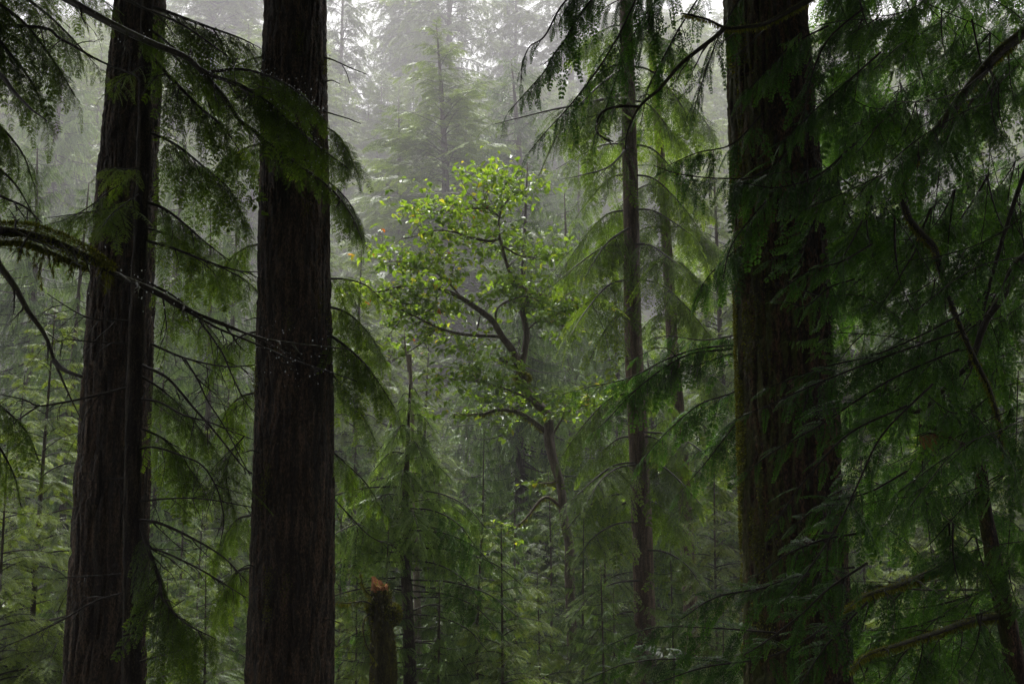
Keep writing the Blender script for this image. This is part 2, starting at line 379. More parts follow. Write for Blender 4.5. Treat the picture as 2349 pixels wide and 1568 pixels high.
def stem(name, path, rad, mat, parent, k=12, n=None, depth=0.0, freq=14.0, plate=3.5, origin=None, flare=0.0, seed=0, cap=True, stringy=False, twigs=()):
    """a continuous tapering stem; depth > 0 carves vertical bark furrows into the mesh"""
    path = np.asarray(path, float); rad = np.asarray(rad, float)
    if n:
        u = np.linspace(0, 1, len(rad)); rad = np.interp(np.linspace(0, 1, n), u, rad); path = resample(path, n)
    m = len(path)
    T = nrm(np.gradient(path, axis=0))
    ref = np.array([0, 1.0, 0.02]) if abs(nrm(path[-1] - path[0])[1]) < 0.8 else np.array([0, 0.02, 1.0])
    a = nrm(np.cross(T, ref)); b = np.cross(T, a)
    ang = np.arange(k) * 2 * math.pi / k
    ca, sa = np.cos(ang), np.sin(ang)
    rr = np.repeat(rad[:, None], k, 1)
    if depth > 0:
        z = path[:, 2][:, None] + np.zeros((1, k))
        R0 = rad.mean()
        cx = ca[None, :] * R0 + seed; sy = sa[None, :] * R0 + seed * 0.7
        wob = vnoise(cx * 3 + 5, sy * 3 + 5, z * 0.8 + 9) - 0.5
        f = freq
        zz = z * (0.45 if stringy else 1.0)
        n1 = vnoise(cx * f + wob * 4 + 20, sy * f + wob * 4 + 20, zz * 4.5 + 30)
        ridge = 1 - np.abs(2 * n1 - 1)                 # furrow lines
        n2 = vnoise(cx * f * 2.3 + 20, sy * f * 2.3 + 20, zz * plate * 2.2)
        n3 = vnoise(cx * f * 5 + 20, sy * f * 5 + 20, z * plate * 9)
        big = vnoise(cx * 2.2 + 40, sy * 2.2 + 40, z * 0.35 + 3) - 0.5
        rr = rr + depth * (-(ridge ** 4) * 0.9 + (n2 - 0.5) * 0.5 + (n3 - 0.5) * 0.45) + depth * 0.6 * big
    V = path[:, None, :] + (a[:, None, :] * ca[None, :, None] + b[:, None, :] * sa[None, :, None]) * rr[:, :, None]
    i = np.arange(m - 1)[:, None] * k; j = np.arange(k)[None, :]; j2 = (j + 1) % k
    F = np.stack([i + j, i + j2, i + k + j2, i + k + j], 2).reshape(-1, 4)
    V = V.reshape(-1, 3)
    if cap:   # close the top
        c = len(V); V = np.vstack([V, path[-1] + T[-1] * rad[-1] * 0.3]); j = np.arange(0, k - 1, 2)
        top = (m - 1) * k
        F = np.vstack([F, np.stack([top + j, top + j + 1, top + (j + 2) % k, np.full(len(j), c)], 1)])
    if twigs:
        VL, FL, nv = [V], [F], len(V); cen = path; rings = []       # (first vertex, ring size, centres)
        rings.append((0, k, path))
        for pts, rd, par in twigs:
            s0, kk_, cc = rings[0] if par is None else rings[par]
            i0 = int(np.argmin(((cc - pts[0]) ** 2).sum(1))); b0 = s0 + i0 * kk_
            base = [b0, b0 + 1, b0 + 2] if kk_ == 3 else [b0, b0 + kk_ // 3, b0 + 2 * kk_ // 3]
            tt_ = nrm(np.gradient(pts, axis=0)); a_ = nrm(np.cross(tt_, [0.13, 0.21, 0.97])); b_ = np.cross(tt_, a_)
            an = np.arange(3) * 2.0944
            rg = (pts[:, None, :] + (a_[:, None, :] * np.cos(an)[None, :, None] + b_[:, None, :] * np.sin(an)[None, :, None]) * np.asarray(rd)[:, None, None])[1:]
            st = nv; VL.append(rg.reshape(-1, 3)); nv += len(rg) * 3
            ids = [base] + [[st + q * 3, st + q * 3 + 1, st + q * 3 + 2] for q in range(len(rg))]
            fs = [[ids[q][j], ids[q][(j + 1) % 3], ids[q + 1][(j + 1) % 3], ids[q + 1][j]] for q in range(len(rg)) for j in range(3)]
            FL.append(np.array(fs)); rings.append((st, 3, pts[1:]))
        V = np.vstack(VL); F = np.vstack(FL)
    return mesh_obj(name, V, F, [mat], parent, None, True, None, origin)

def mossq(path, rad, n, L, seed=0, under=0.3, spread=1.0, w=0.25):
    """short tufts round a path, plus some hanging strands"""
    r = np.random.default_rng(seed); path = np.asarray(path, float); m = len(path)
    rad = np.interp(np.linspace(0, 1, m), np.linspace(0, 1, len(rad)), rad)
    u = r.random(n) * (m - 1); i = np.minimum(u.astype(int), m - 2); f = (u - i)[:, None]
    # clumped along the path
    p = path[i] * (1 - f) + path[i + 1] * f; rd = rad[i]
    dirs = nrm(r.normal(size=(n, 3)) + np.array([0, 0, 0.45]) * spread)
    hang = r.random(n) < under
    dirs[hang] = nrm(dirs[hang] * 0.35 + np.array([0, 0, -1.0]))
    out = p + nrm(dirs * np.array([1, 1, 1])) * rd[:, None] * 0.9
    LL = L * (0.4 + r.random(n)) * np.where(hang, 1.7, 0.8)
    q = leafquads(out, out + nrm(dirs + r.normal(size=(n, 3)) * 0.25) * LL[:, None], LL * w, r.normal(size=(n, 3)))
    return Q(q, (0.5 + 0.22 * r.normal(size=n)).astype(np.float32), np.zeros(n, np.int32))

def gz(x, y):
    """terrain height: a steep bank below the viewer, a valley floor, a far hillside"""
    x = np.asarray(x, float); y = np.asarray(y, float)
    z = np.where(y < 0, -1.7 - 0.15 * y, -1.7 - 0.28 * np.minimum(y, 34))
    z = z - 0.03 * np.clip(y - 34, 0, 30) + 0.52 * np.clip(y - 62, 0, 230)
    return z + 0.5 * np.sin(x * 0.11 + y * 0.05) + 0.25 * np.sin(x * 0.31 - y * 0.23) + 0.012 * np.abs(x) * 1.5

# ------------------------------------------------------------------ ground
gx, gy = np.meshgrid(np.linspace(-270, 270, 141), np.linspace(-90, 420, 141))
G = np.stack([gx, gy, gz(gx, gy)], 2).reshape(-1, 3); kk = 141
i = np.arange(kk - 1)[:, None] * kk; j = np.arange(kk - 1)[None, :]
GF = np.stack([i + j, i + j + 1, i + kk + j + 1, i + kk + j], 2).reshape(-1, 4)
o = mesh_obj("ground", G, GF, [M['ground']]); setp(o, kind='structure')

# ------------------------------------------------------------------ tree prototypes for the middle distance
PROTO = {}
def proto(key, kind, level, H, base, n, Lmax, seed, rad, **kw):
    bx, by_ = 0.02 * H * math.sin(seed), 0.02 * H * math.cos(seed * 2)
    bend = lambda h: np.array([bx * math.sin(h * 3), by_ * math.sin(h * 2.4), 0])
    q = crown(kind, level, H, base, n, Lmax, seed, bend=bend, **kw)
    hs_ = np.linspace(0, 1, 12)
    path = np.array([[0, 0, h * H] + bend(h) for h in hs_])
    PROTO[key] = (q, path, rad * (1.02 - hs_) ** 0.8 + 0.006, H)
    return key
proto('h1', 'h', 1, 24, 0.12, 270, 5.2, 1, 0.26)
proto('h2', 'h', 1, 24, 0.22, 240, 5.0, 2, 0.28, power=0.7)
proto('h3', 'h', 1, 24, 0.04, 280, 5.2, 3, 0.24, power=0.9)
proto('c1', 'c', 1, 22, 0.05, 310, 4.4, 4, 0.26, power=0.75, elev=0.0)
proto('c2', 'c', 1, 22, 0.10, 290, 4.8, 5, 0.30, power=0.65, elev=0.05)
proto('H1', 'h', 2, 12, 0.08, 115, 3.2, 6, 0.08)
proto('H2', 'h', 2, 12, 0.05, 115, 3.1, 7, 0.08, power=0.7)
proto('C1', 'c', 2, 12, 0.10, 120, 2.8, 8, 0.08, power=0.7)
proto('C2', 'c', 2, 12, 0.05, 120, 3.0, 9, 0.08, power=0.85, elev=0.1)
proto('tall', 'h', 1, 40, 0.32, 190, 7.0, 12, 0.5, power=0.35, lmin=1.0, gap=0.1)
proto('tall2', 'h', 1, 40, 0.2, 190, 6.6, 13, 0.45, power=0.45, lmin=1.0, gap=0.12)
MESH = {}
# foliage hue of single trees (their own colour): the species' green times this
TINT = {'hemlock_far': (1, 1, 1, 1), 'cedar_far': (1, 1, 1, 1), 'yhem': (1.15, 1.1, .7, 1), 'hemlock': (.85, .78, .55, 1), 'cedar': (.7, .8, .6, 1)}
def tree(key, x, y, z, h, label, cat, name, group, leaf='hemlock_far', bark='bark', rot=0, wide=1.0, lean=0.0):
    q, path, rad, H = PROTO[key]
    e = empty(name, (x, y, z)); setp(e, label, cat, group)
    if key not in MESH:
        c = q.obj("crown", [M['cedar_far' if key[0] in 'cC' else 'hemlock_far'], M['twig']], e)
        st = stem("trunk", path, rad, M[bark], e, k=10, n=26)
        MESH[key] = (c, st); PROTO[key] = (None, path, rad, H)
    else:
        c0, s0 = MESH[key]
        st, c = s0.copy(), c0.copy()
        for o in (st, c): COL.objects.link(o); o.parent = e
    c.color = TINT[leaf]
    s = h / H
    e.scale = (s * wide, s * wide, s); e.rotation_euler = (0, lean, rot)
    return e

def tree_px(key, px, ytop, d, label, cat, name, group, over=0.0, **kw):
    """a tree whose tip stands at (px, ytop) of the photograph at depth d and whose foot is on the ground"""
    t = P(px, ytop, d); z0 = float(gz(t[0], d)) - 0.2
    return tree(key, t[0], d, z0, t[2] - z0, label, cat, name, group, **kw)

FAR = "misty conifers across the valley"; MID = "conifers below the bank"
# far, fading into the mist ------------------------------------------------
for a in [
 ('tall2', 1030, -330, 74, "tall misty conifer whose bare trunk shows high in the gap", 'hemlock_far', 1.0, 0.3),
 ('tall', 948, -260, 84, "ghostly tall conifer with thin trunk, just left of the bare misty trunk", 'hemlock_far', 0.9, 1.3),
 ('tall2', 800, -200, 70, "dark tall misty conifer right beside the thick fir trunk, top of the gap", 'hemlock_far', 0.8, 2.2),
 ('tall', 1190, -120, 78, "tall faded conifer high at the right end of the misty gap", 'cedar_far', 0.9, 0.9),
 ('tall', 560, -150, 80, "faint tall conifer between the two thick left trunks, nearly lost in mist", 'hemlock_far', 1.0, 4.0),
 ('tall2', 455, 160, 62, "misty grey conifer behind the branches between the two thick left trunks", 'hemlock_far', 0.9, 3.1),
 ('tall', 505, -240, 76, "very faint tall conifer filling the pale gap at the top between the left trunks", 'hemlock_far', 1.2, 2.4),
 ('tall2', 1310, -230, 76, "faint tall conifer at the top left of the slender brown trunk", 'hemlock_far', 1.2, 3.4),
 ('h1', 995, 70, 46, "layered pale green hemlock filling the middle of the misty gap", 'hemlock_far', 1.6, 0.4),
 ('h2', 905, 240, 52, "shorter misty hemlock left of the layered pale hemlock", 'hemlock_far', 1.4, 1.7),
 ('c2', 1165, 130, 50, "drooping misty cedar right of the layered pale hemlock", 'cedar_far', 1.5, 2.9),
 ('h3', 1085, 210, 58, "faded hemlock between the layered pale hemlock and the misty cedar", 'hemlock_far', 1.5, 2.3),
 ('h1', 800, 330, 50, "dim misty hemlock close beside the second thick trunk at mid height", 'hemlock_far', 1.3, 3.3),
 ('c1', 1330, 300, 47, "pale misty cedar glimpsed left of the slender brown trunk", 'cedar_far', 0.9, 5.0),
 ('h3', 1560, 120, 52, "faded hemlock glimpsed between slender brown trunk and mossy cedar trunk", 'hemlock_far', 1.0, 5.4),
 ('c2', 165, 60, 36, "pale green hanging cedar on the far left behind dark hemlock boughs", 'cedar_far', 0.95, 0.2),
 ('h3', 20, 300, 44, "misty hemlock at the left edge behind the hanging boughs", 'hemlock_far', 1.0, 1.1),
 ('h1', 690, 250, 56, "misty hemlock mostly hidden by the second thick trunk", 'hemlock_far', 0.9, 1.6),
 ('tall', 1450, -100, 88, "ghostly tall conifer behind the slender brown trunk at the top", 'hemlock_far', 1.0, 2.0),
 ('tall2', 1960, -60, 64, "misty conifer showing pale through dark cedar right of the mossy trunk", 'hemlock_far', 1.0, 2.6),
 ('tall', 2210, -40, 70, "misty conifer behind the dark cedar near the right edge", 'hemlock_far', 1.0, 0.8),
 ('tall2', 120, -260, 72, "tall faint conifer at top left behind the hanging boughs", 'hemlock_far', 0.9, 0.5),
]:
    nm = 'cedar_tree' if a[0][0] == 'c' else 'conifer_tree' if a[0][0] == 't' else 'hemlock_tree'
    tree_px(a[0], a[1], a[2], a[3] * (1.75 if 850 < a[1] < 1350 and a[3] < 60 else 2.5), a[4], 'tree', nm, FAR, leaf=a[5], wide=a[6], rot=a[7])
# the far wood behind, one mass
def scatter(name, protos, pts, rots, scales, mats):
    """one mass: instances of unplaced source meshes on points (kind stuff)"""
    me = bpy.data.meshes.new(name); me.vertices.add(len(pts)); me.vertices.foreach_set("co", np.asarray(pts, np.float32).ravel())
    for nm, tp, dat in (("rot", 'FLOAT_VECTOR', rots), ("scl", 'FLOAT', scales), ("pick", 'INT', np.arange(len(pts)) % len(protos))):
        a = me.attributes.new(nm, tp, 'POINT'); a.data.foreach_set("vector" if tp == 'FLOAT_VECTOR' else "value", np.asarray(dat, np.int32 if tp == 'INT' else np.float32).ravel())
    for m_ in mats: me.materials.append(m_)
    o = bpy.data.objects.new(name, me); COL.objects.link(o)
    ng = bpy.data.node_groups.new(name, 'GeometryNodeTree')
    ng.interface.new_socket("Geometry", in_out='INPUT', socket_type='NodeSocketGeometry'); ng.interface.new_socket("Geometry", in_out='OUTPUT', socket_type='NodeSocketGeometry')
    N, L = ng.nodes, ng.links
    gi, go = N.new("NodeGroupInput"), N.new("NodeGroupOutput")
    g2 = N.new("GeometryNodeGeometryToInstance")
    for p in reversed(protos):
        oi = N.new("GeometryNodeObjectInfo"); oi.inputs[0].default_value = p; oi.inputs['As Instance'].default_value = True; oi.transform_space = 'ORIGINAL'
        if len(protos) > 1:
            L.new(oi.outputs['Geometry'], g2.inputs[0])
    inst = N.new("GeometryNodeInstanceOnPoints")
    mp = N.new("GeometryNodeMeshToPoints"); L.new(gi.outputs[0], mp.inputs[0]); L.new(mp.outputs[0], inst.inputs['Points'])
    if len(protos) > 1:
        L.new(g2.outputs[0], inst.inputs['Instance']); inst.inputs['Pick Instance'].default_value = True
        at = N.new("GeometryNodeInputNamedAttribute"); at.data_type = 'INT'; at.inputs[0].default_value = "pick"; L.new(at.outputs[0], inst.inputs['Instance Index'])
    else: L.new(oi.outputs['Geometry'], inst.inputs['Instance'])
    ar = N.new("GeometryNodeInputNamedAttribute"); ar.data_type = 'FLOAT_VECTOR'; ar.inputs[0].default_value = "rot"; L.new(ar.outputs[0], inst.inputs['Rotation'])
    ac = N.new("GeometryNodeInputNamedAttribute"); ac.data_type = 'FLOAT'; ac.inputs[0].default_value = "scl"; L.new(ac.outputs[0], inst.inputs['Scale'])
    L.new(inst.outputs[0], go.inputs[0])
    md = o.modifiers.new("scatter", 'NODES'); md.node_group = ng
    setp(o, kind='stuff'); return o
def loose(q, mats):
    o = q.obj("source", mats); COL.objects.unlink(o); return o
r = np.random.default_rng(55)
src = []
for s_ in range(3):
    q = crown('h', 1 if s_ == 0 else 0, 34, 0.08, 190, 6.4, 70 + s_, power=0.6, lmin=0.8)
    tv = tubequads(np.array([[0, 0, h * 34] for h in (0, .35, .7, 1)]), np.array([0.42, 0.3, 0.16, 0.02]), 7)
    src.append(loose(Q.cat([q, Q(tv, np.zeros(len(tv), np.float32), np.ones(len(tv), np.int32))]), [M['hemlock_far'], M['bark']]))
n = 620
yy = 105 + 235 * r.random(n); xx = (r.random(n) * 2 - 1) * (0.60 * yy + 6)
yy = np.where(np.abs(xx / yy + 0.03) < .17, 150 + 20 * r.random(n), yy)
scatter("distant_wood", src, np.stack([xx, yy, gz(xx, yy) - .3], 1), np.stack([np.zeros(n), np.zeros(n), r.random(n) * 6.28], 1), (0.65 + 0.55 * r.random(n)) * np.where(np.abs(xx / yy + 0.03) < .17, .74, 1), [M['hemlock_far']])

# middle distance -----------------------------------------------------------
for a in [
 # key, px, ytop, depth, label, leaf, wide, rot
 ('c1', 1212, 375, 27, "drooping grey green cedar right behind the broadleaf tree crown", 'cedar_far', 1.1, 0.4),
 ('c2', 425, 330, 36, "pale hanging cedar in the misty gap between the two thick left trunks", 'cedar_far', 0.9, 0.7),
 ('c1', 545, 420, 31, "green cedar close against the left side of the second thick trunk", 'cedar_far', 0.8, 1.7),
 ('c2', 70, 330, 30, "drooping cedar behind the mossy near limb at the left edge", 'cedar_far', 0.9, 2.7),
 ('c2', 1300, 440, 35, "soft green cedar between the broadleaf crown and the slender brown trunk", 'cedar_far', 0.9, 3.7),
 ('h2', 840, 560, 30, "hemlock behind the left tips of the broadleaf tree", 'hemlock_far', 0.8, 4.7),
 ('c2', 1395, 600, 33, "hazy cedar left of the slender brown trunk at mid height", 'cedar_far', 0.95, 1.4),
 ('h3', 760, 480, 31, "hazy hemlock peeking out right of the second thick trunk", 'hemlock_far', 0.8, 2.2),
 ('h1', 985, 770, 29, "small hazy hemlock under the broadleaf tree's long left limb", 'hemlock_far', 0.85, 2.9),
 ('h2', 880, 690, 36, "hazy hemlock left of the pale dead snag", 'hemlock_far', 1.0, 0.9),
 ('c2', 1090, 800, 34, "hazy cedar below the fork of the broadleaf tree", 'cedar_far', 1.0, 4.9),
 ('c1', 480, 480, 26, "soft green cedar in the gap between the thick left trunks", 'cedar_far', 0.85, 3.3),
 ('c2', 395, 760, 22, "curly fronded cedar low between the thick left trunks", 'cedar_far', 0.8, 5.3),
 ('c1', 205, 420, 24, "grey green cedar left of the first thick trunk at mid height", 'cedar_far', 0.85, 1.0),
 ('h3', 540, 850, 24, "hemlock sapling beside the left edge of the second thick trunk", 'hemlock_far', 0.8, 2.0),
 ('h1', 1640, 330, 30, "green hemlock between two slender trunks and the mossy trunk", 'hemlock_far', 0.9, 5.0),
 ('c2', 1480, 780, 26, "cedar behind the slender brown trunk, lower half", 'cedar_far', 1.0, 3.0),
 ('h2', 1930, 250, 30, "light green hemlock glowing through the gap right of the mossy trunk", 'yhem', 0.9, 4.4),
 ('c2', 2060, 420, 26, "green cedar behind the mossy bent limb on the right", 'cedar_far', 0.9, 2.4),
 ('h3', 2230, 330, 28, "green hemlock behind the dark limbs near the right edge", 'yhem', 0.95, 3.9),
 ('h1', 2110, 950, 20, "yellow green hemlock low right behind the mossy arching limbs", 'yhem', 0.95, 5.9),
 ('h3', 2320, 1000, 22, "hemlock in the lower right corner behind the leaning dark stem", 'yhem', 1.0, 0.7),
 ('c1', 1900, 1040, 21, "cedar low beside the foot of the mossy trunk, right side", 'cedar_far', 0.8, 1.9),
]:
    nm = 'cedar_tree' if a[0][0] == 'c' else 'hemlock_tree'
    tree_px(a[0], a[1], a[2], a[3], a[4], 'tree', nm, MID, leaf=a[5], wide=a[6], rot=a[7])
NEARG = "young trees in the understorey"
for a in [
 ('H1', 128, 700, 14, "bright green hemlock with thin dark stem left of the first thick trunk", 'yhem', 1.0, 0.4, 'bark'),
 ('H2', 20, 980, 12.5, "bright feathery hemlock in the lower left corner", 'yhem', 0.95, 1.4, 'bark'),
 ('H2', 470, 1120, 18, "green hemlock sapling low in the gap between the thick left trunks", 'yhem', 0.8, 2.4, 'bark'),
 ('C1', 560, 1330, 14, "low cedar sapling at the left foot of the second thick trunk", 'cedar', 0.8, 0.9, 'bark'),
 ('C2', 1110, 985, 17, "glossy green cedar below the broadleaf tree's mossy lower limb", 'cedar', 0.9, 3.4, 'bark'),
 ('C1', 1190, 1110, 19, "dense cedar left of the broadleaf tree's dark lower stem", 'cedar', 1.0, 5.1, 'bark'),
 ('H2', 1230, 1290, 14.5, "fan shaped light hemlock sapling low centre", 'yhem', 0.9, 5.6, 'bark'),
 ('C2', 1060, 1270, 14, "dark cedar sapling right of the bare lower stem, low centre", 'cedar', 0.9, 4.0, 'bark'),
 ('H1', 1395, 1060, 17, "hemlock sapling with pale tips left of the slender brown trunk", 'hemlock', 0.9, 0.5, 'bark'),
 ('C1', 1400, 1340, 13, "cedar sapling at the foot of the slender brown trunk", 'cedar', 0.9, 1.9, 'bark'),
 ('H2', 1640, 1000, 18, "dark hemlock between the second slender trunk and the mossy trunk", 'hemlock', 0.9, 2.0, 'bark'),
 ('C2', 1660, 1340, 13, "low cedar sapling left of the foot of the mossy trunk", 'cedar', 0.9, 2.8, 'bark'),
 ('H1', 780, 1120, 15, "hemlock sapling low beside the second thick trunk", 'hemlock', 0.8, 3.6, 'bark'),
 ('C2', 1010, 1060, 15.5, "bright cedar sapling just right of the young spire cedar", 'cedar_far', 1.0, 0.6, 'bark'),
 ('H2', 1150, 1180, 12.5, "hemlock sapling with spreading tips low in the centre", 'yhem', 1.0, 1.1, 'bark'),
 ('C1', 1000, 1330, 12, "low cedar sapling at the bottom right of the bare dark stem", 'cedar_far', 1.1, 2.1, 'bark'),
 ('C2', 1340, 1180, 15, "cedar sapling right of the broadleaf tree's lower stem", 'cedar_far', 1.0, 3.1, 'bark'),
 ('H1', 1250, 1080, 21, "hemlock behind the broadleaf tree's lower stem", 'hemlock_far', 1.0, 4.1, 'bark'),
 ('C1', 1545, 1240, 15, "cedar sapling between the slender brown trunk and the thin mottled trunk", 'cedar_far', 1.0, 5.1, 'bark'),
 ('H2', 60, 860, 17, "light hemlock at the far left below the dead hanging branch", 'yhem', 1.0, 2.6, 'bark'),
 ('C1', 180, 1180, 15, "cedar sapling against the left edge of the first thick trunk", 'cedar_far', 0.9, 3.7, 'bark'),
 ('C2', 420, 1010, 20, "soft cedar in the middle of the gap between the thick left trunks", 'cedar_far', 0.9, 4.7, 'bark'),
 ('H1', 380, 1290, 13, "hemlock sapling low against the right side of the slender leftmost trunk", 'yhem', 0.9, 5.7, 'bark'),
 ('H2', 820, 1260, 13, "hemlock sapling between the second thick trunk and the mossy stump", 'yhem', 0.9, 1.2, 'bark'),
 ('C2', 1980, 960, 16, "cedar sapling glowing green right of the mossy trunk", 'yhem', 1.0, 2.2, 'bark'),
 ('C1', 2250, 1180, 15, "cedar sapling behind the leaning dark stem", 'yhem', 1.0, 3.2, 'bark'),
 ('C2', 900, 1190, 12.5, "dark green cedar sapling right behind the mossy stump", 'cedar_far', 1.0, 1.8, 'bark'),
 ('C1', 1110, 1120, 13.5, "cedar sapling with overlapping fronds in the lower centre", 'cedar_far', 1.15, 2.9, 'bark'),
 ('C2', 1380, 1290, 12.5, "broad cedar sapling left of the slender brown trunk's foot", 'cedar_far', 1.1, 0.3, 'bark'),
 ('H2', 470, 1290, 13, "hemlock sapling at the bottom between the thick left trunks", 'hemlock_far', 1.1, 0.3, 'bark'),
 ('C1', 830, 980, 19, "cedar low right of the second thick trunk behind the mossy stump", 'cedar', 0.9, 4.4, 'bark'),
 ('H1', 2030, 1200, 14, "hemlock sapling low right between the mossy trunk and arching limbs", 'yhem', 0.9, 5.2, 'bark'),
 ('C2', 2190, 1380, 12, "low cedar sapling near the bottom right beneath the arching limbs", 'cedar', 0.9, 0.1, 'bark'),
]:
    nm = 'cedar_sapling' if a[0][0] == 'C' else 'hemlock_sapling'
    tree_px(a[0], a[1], a[2], a[3], a[4], 'sapling', nm, NEARG, leaf=a[5], wide=a[6], rot=a[7], bark=a[8])
# thicket covering the bank and valley floor, one mass
r = np.random.default_rng(77)
src = []
for s_ in range(4):     # bushy sapling tops
    src.append(loose(crown('hc'[s_ % 2], 1, 3.0, 0.0, 34, 1.7, 170 + s_, power=0.6, lmin=0.8, elev=0.3), [M['cedar_far' if s_ % 2 else 'hemlock_far'], M['twig']]))
n = 1400
yy = 20 + 88 * r.random(n) ** 1.1; xx = (r.random(n) * 2 - 1) * (0.60 * yy + 3)
scatter("undergrowth", src, np.stack([xx, yy, gz(xx, yy) - .2], 1), np.stack([r.normal(size=n) * .12, r.normal(size=n) * .12, r.random(n) * 6.28], 1), (0.8 + 1.4 * r.random(n)) * np.clip(yy / 30, .6, 1.2), [M['cedar_far']])
n = 260
yy = 26 + 80 * r.random(n); xx = (r.random(n) * 2 - 1) * (0.60 * yy + 3)
sc = 1.8 + 2.2 * r.random(n)
sc = np.where((np.abs(xx + 0.02 * yy) < 0.13 * yy) & (yy < 60), sc * 0.6, sc)
scatter("understorey", src, np.stack([xx, yy, gz(xx, yy) - .2], 1), np.stack([r.normal(size=n) * .04, r.normal(size=n) * .04, r.random(n) * 6.28], 1), sc, [M['cedar_far']])

# ------------------------------------------------------------------ hand placed near trees
def px_path(pts, n=None):
    a = np.array([P(*p) for p in pts]); return resample(a, n or max(8, 5 * len(a)))
def ext(pts, z):
    """lengthen a trunk line downward to height z"""
    a, b = pts[0], pts[1]; k = (z - a[2]) / (b[2] - a[2]); return a + (b - a) * k

def big_trunk(name, label, bot, top, d, wb, wt, mat, H, crownkey=None, depth=0.03, freq=12, k=240, stringy=False, seed=0, group=None, rot=0, leaf='hemlock', crown_from=11):
    """bot/top = photo x of the trunk's middle line at the lower and upper edge; wb/wt = widths in photo px"""
    a, b = P(bot, 1568, d), P(top, 0, d)
    dr = (b - a) / (b[2] - a[2])
    z0 = float(gz(a[0], d)) - 0.3; z1 = H
    f = lambda z: a + dr * (z - a[2])
    ra = wb / 2 / FPX * d; rb = wt / 2 / FPX * d
    g = lambda z: ra + (rb - ra) * (z - a[2]) / (b[2] - a[2])
    zs = np.concatenate([np.linspace(z0, a[2] - 0.5, 12), np.linspace(a[2] - 0.4, b[2] + 0.4, 760), np.linspace(b[2] + 0.6, z1, 14)])
    pts = np.array([f(z) + np.array([0.03 * math.sin(z * 0.5 + seed), 0, 0]) for z in zs])
    rad = np.array([g(z) if z < b[2] else max(0.04, rb * (1 - (z - b[2]) / (z1 - b[2])) ** 0.8) for z in zs])
    e = empty(name, f(z0)); setp(e, label, 'tree', group)
    org = f(z0)
    stem("trunk", pts, rad, mat, e, k=k, depth=depth, freq=freq, origin=org, seed=seed, stringy=stringy)
    if crown_from:
        canopy(e, f(crown_from) - org, rot, leaf, 0.72)
    return e, org

def branch(parent, org, pts, r0, r1, mat='twig', leafs=None, moss=None, twigs=0, seed=0, name="branch", drops=0, dsize=0.004, leafmat='hemlock', leafname='foliage', twig_len=0.5, twig_droop=0.5):
    path = px_path(pts) if not isinstance(pts, np.ndarray) else pts
    r = np.random.default_rng(seed + 500)
    m = len(path)
    wob = 0.006 + 0.25 * r0
    path = path + np.cumsum(r.normal(size=(m, 3)), 0) / m ** 0.5 * wob * np.linspace(0, 1, m)[:, None] * 0.5
    tl = []
    if twigs:
        T = nrm(np.gradient(path, axis=0))
        for i in range(twigs):
            u = int((0.12 + 0.85 * (i + r.random()) / twigs) * (m - 1)); u = min(u, m - 1)
            s = nrm(np.cross(T[u], [0, 0, 1])) * r.choice([-1, 1])
            L = twig_len * (0.4 + r.random()) * (1.1 - u / m)
            d = nrm(T[u] * 0.7 + s * (0.5 + 0.5 * r.random()) + np.array([0, 0, -twig_droop * (r.random() * 1.3 - 0.3)]))
            q = [path[u]]
            for _ in range(5):
                d = nrm(d + r.normal(size=3) * 0.16 + np.array([0, 0, -0.1 * twig_droop])); q.append(q[-1] + d * L / 5)
            tl.append((np.array(q), np.linspace(r0 * 0.28 + 0.002, 0.0016, 6), None)); par = len(tl)
            for kx in (2, 3, 4):
                d2 = nrm(d + r.normal(size=3) * 0.6 + np.array([0, 0, -0.2]))
                tl.append((np.array([q[kx], q[kx] + d2 * L * 0.2, q[kx] + nrm(d2 + np.array([0, 0, -0.3])) * L * 0.38]), [0.0028, 0.002, 0.0012], par))
    b = stem(name, path, np.linspace(r0, r1, m), M[mat], parent, k=7, origin=org, twigs=tl)
    if leafs:
        leafs = dict(leafs); kk = leafs.pop('k', 'h'); fr = {'c': F_CED, 'h': F_HEM, 'C': UB[('c', 2)], 'H': UB[('h', 2)], 'c2': F_CED2, 'h2': F_HEM2}[kk]
        q = bough(path, fr, seed=seed, **leafs)
        q.obj(leafname, [M[leafmat], M['twig']], b, org)
    if moss:
        n, L, under = moss
        mossq(path, np.linspace(r0, r1, m), n, L, seed, under).obj("moss", [M['moss']], b, org)
    if drops:
        dv = []
        cs = np.array([[1,0,0],[0,1,0],[-1,0,0],[0,-1,0]], float)
        for i in range(drops):
            u = r.random() * (m - 1); k_ = int(u); f = u - k_
            c = path[k_] * (1 - f) + path[min(k_ + 1, m - 1)] * f + r.normal(size=3) * np.array([0.05, 0.05, 0.06]) + np.array([0, 0, -r1 - 0.004])
            s = dsize * (0.5 + r.random())
            a1 = cs * s + c; a2 = cs * s * 0.72 + c + np.array([0, 0, s * 0.8]); a3 = cs * s * 0.72 + c - np.array([0, 0, s * 0.8])
            t1 = np.repeat((c + np.array([0, 0, s * 1.5]))[None], 4, 0); b1 = np.repeat((c - np.array([0, 0, s]))[None], 4, 0)
            j2 = [1, 2, 3, 0]
            for lo, hi in ((a1, a2), (a3, a1), (a2, t1), (b1, a3)):
                dv.append(np.stack([lo, lo[j2], hi[j2], hi], 1))
        dv = np.concatenate(dv).astype(np.float32)
        d_ = Q(dv, np.zeros(len(dv), np.float32), np.zeros(len(dv), np.int32)).obj("water_droplets", [M['drop']], b, org)
        d_['kind'] = 'stuff'
    return b

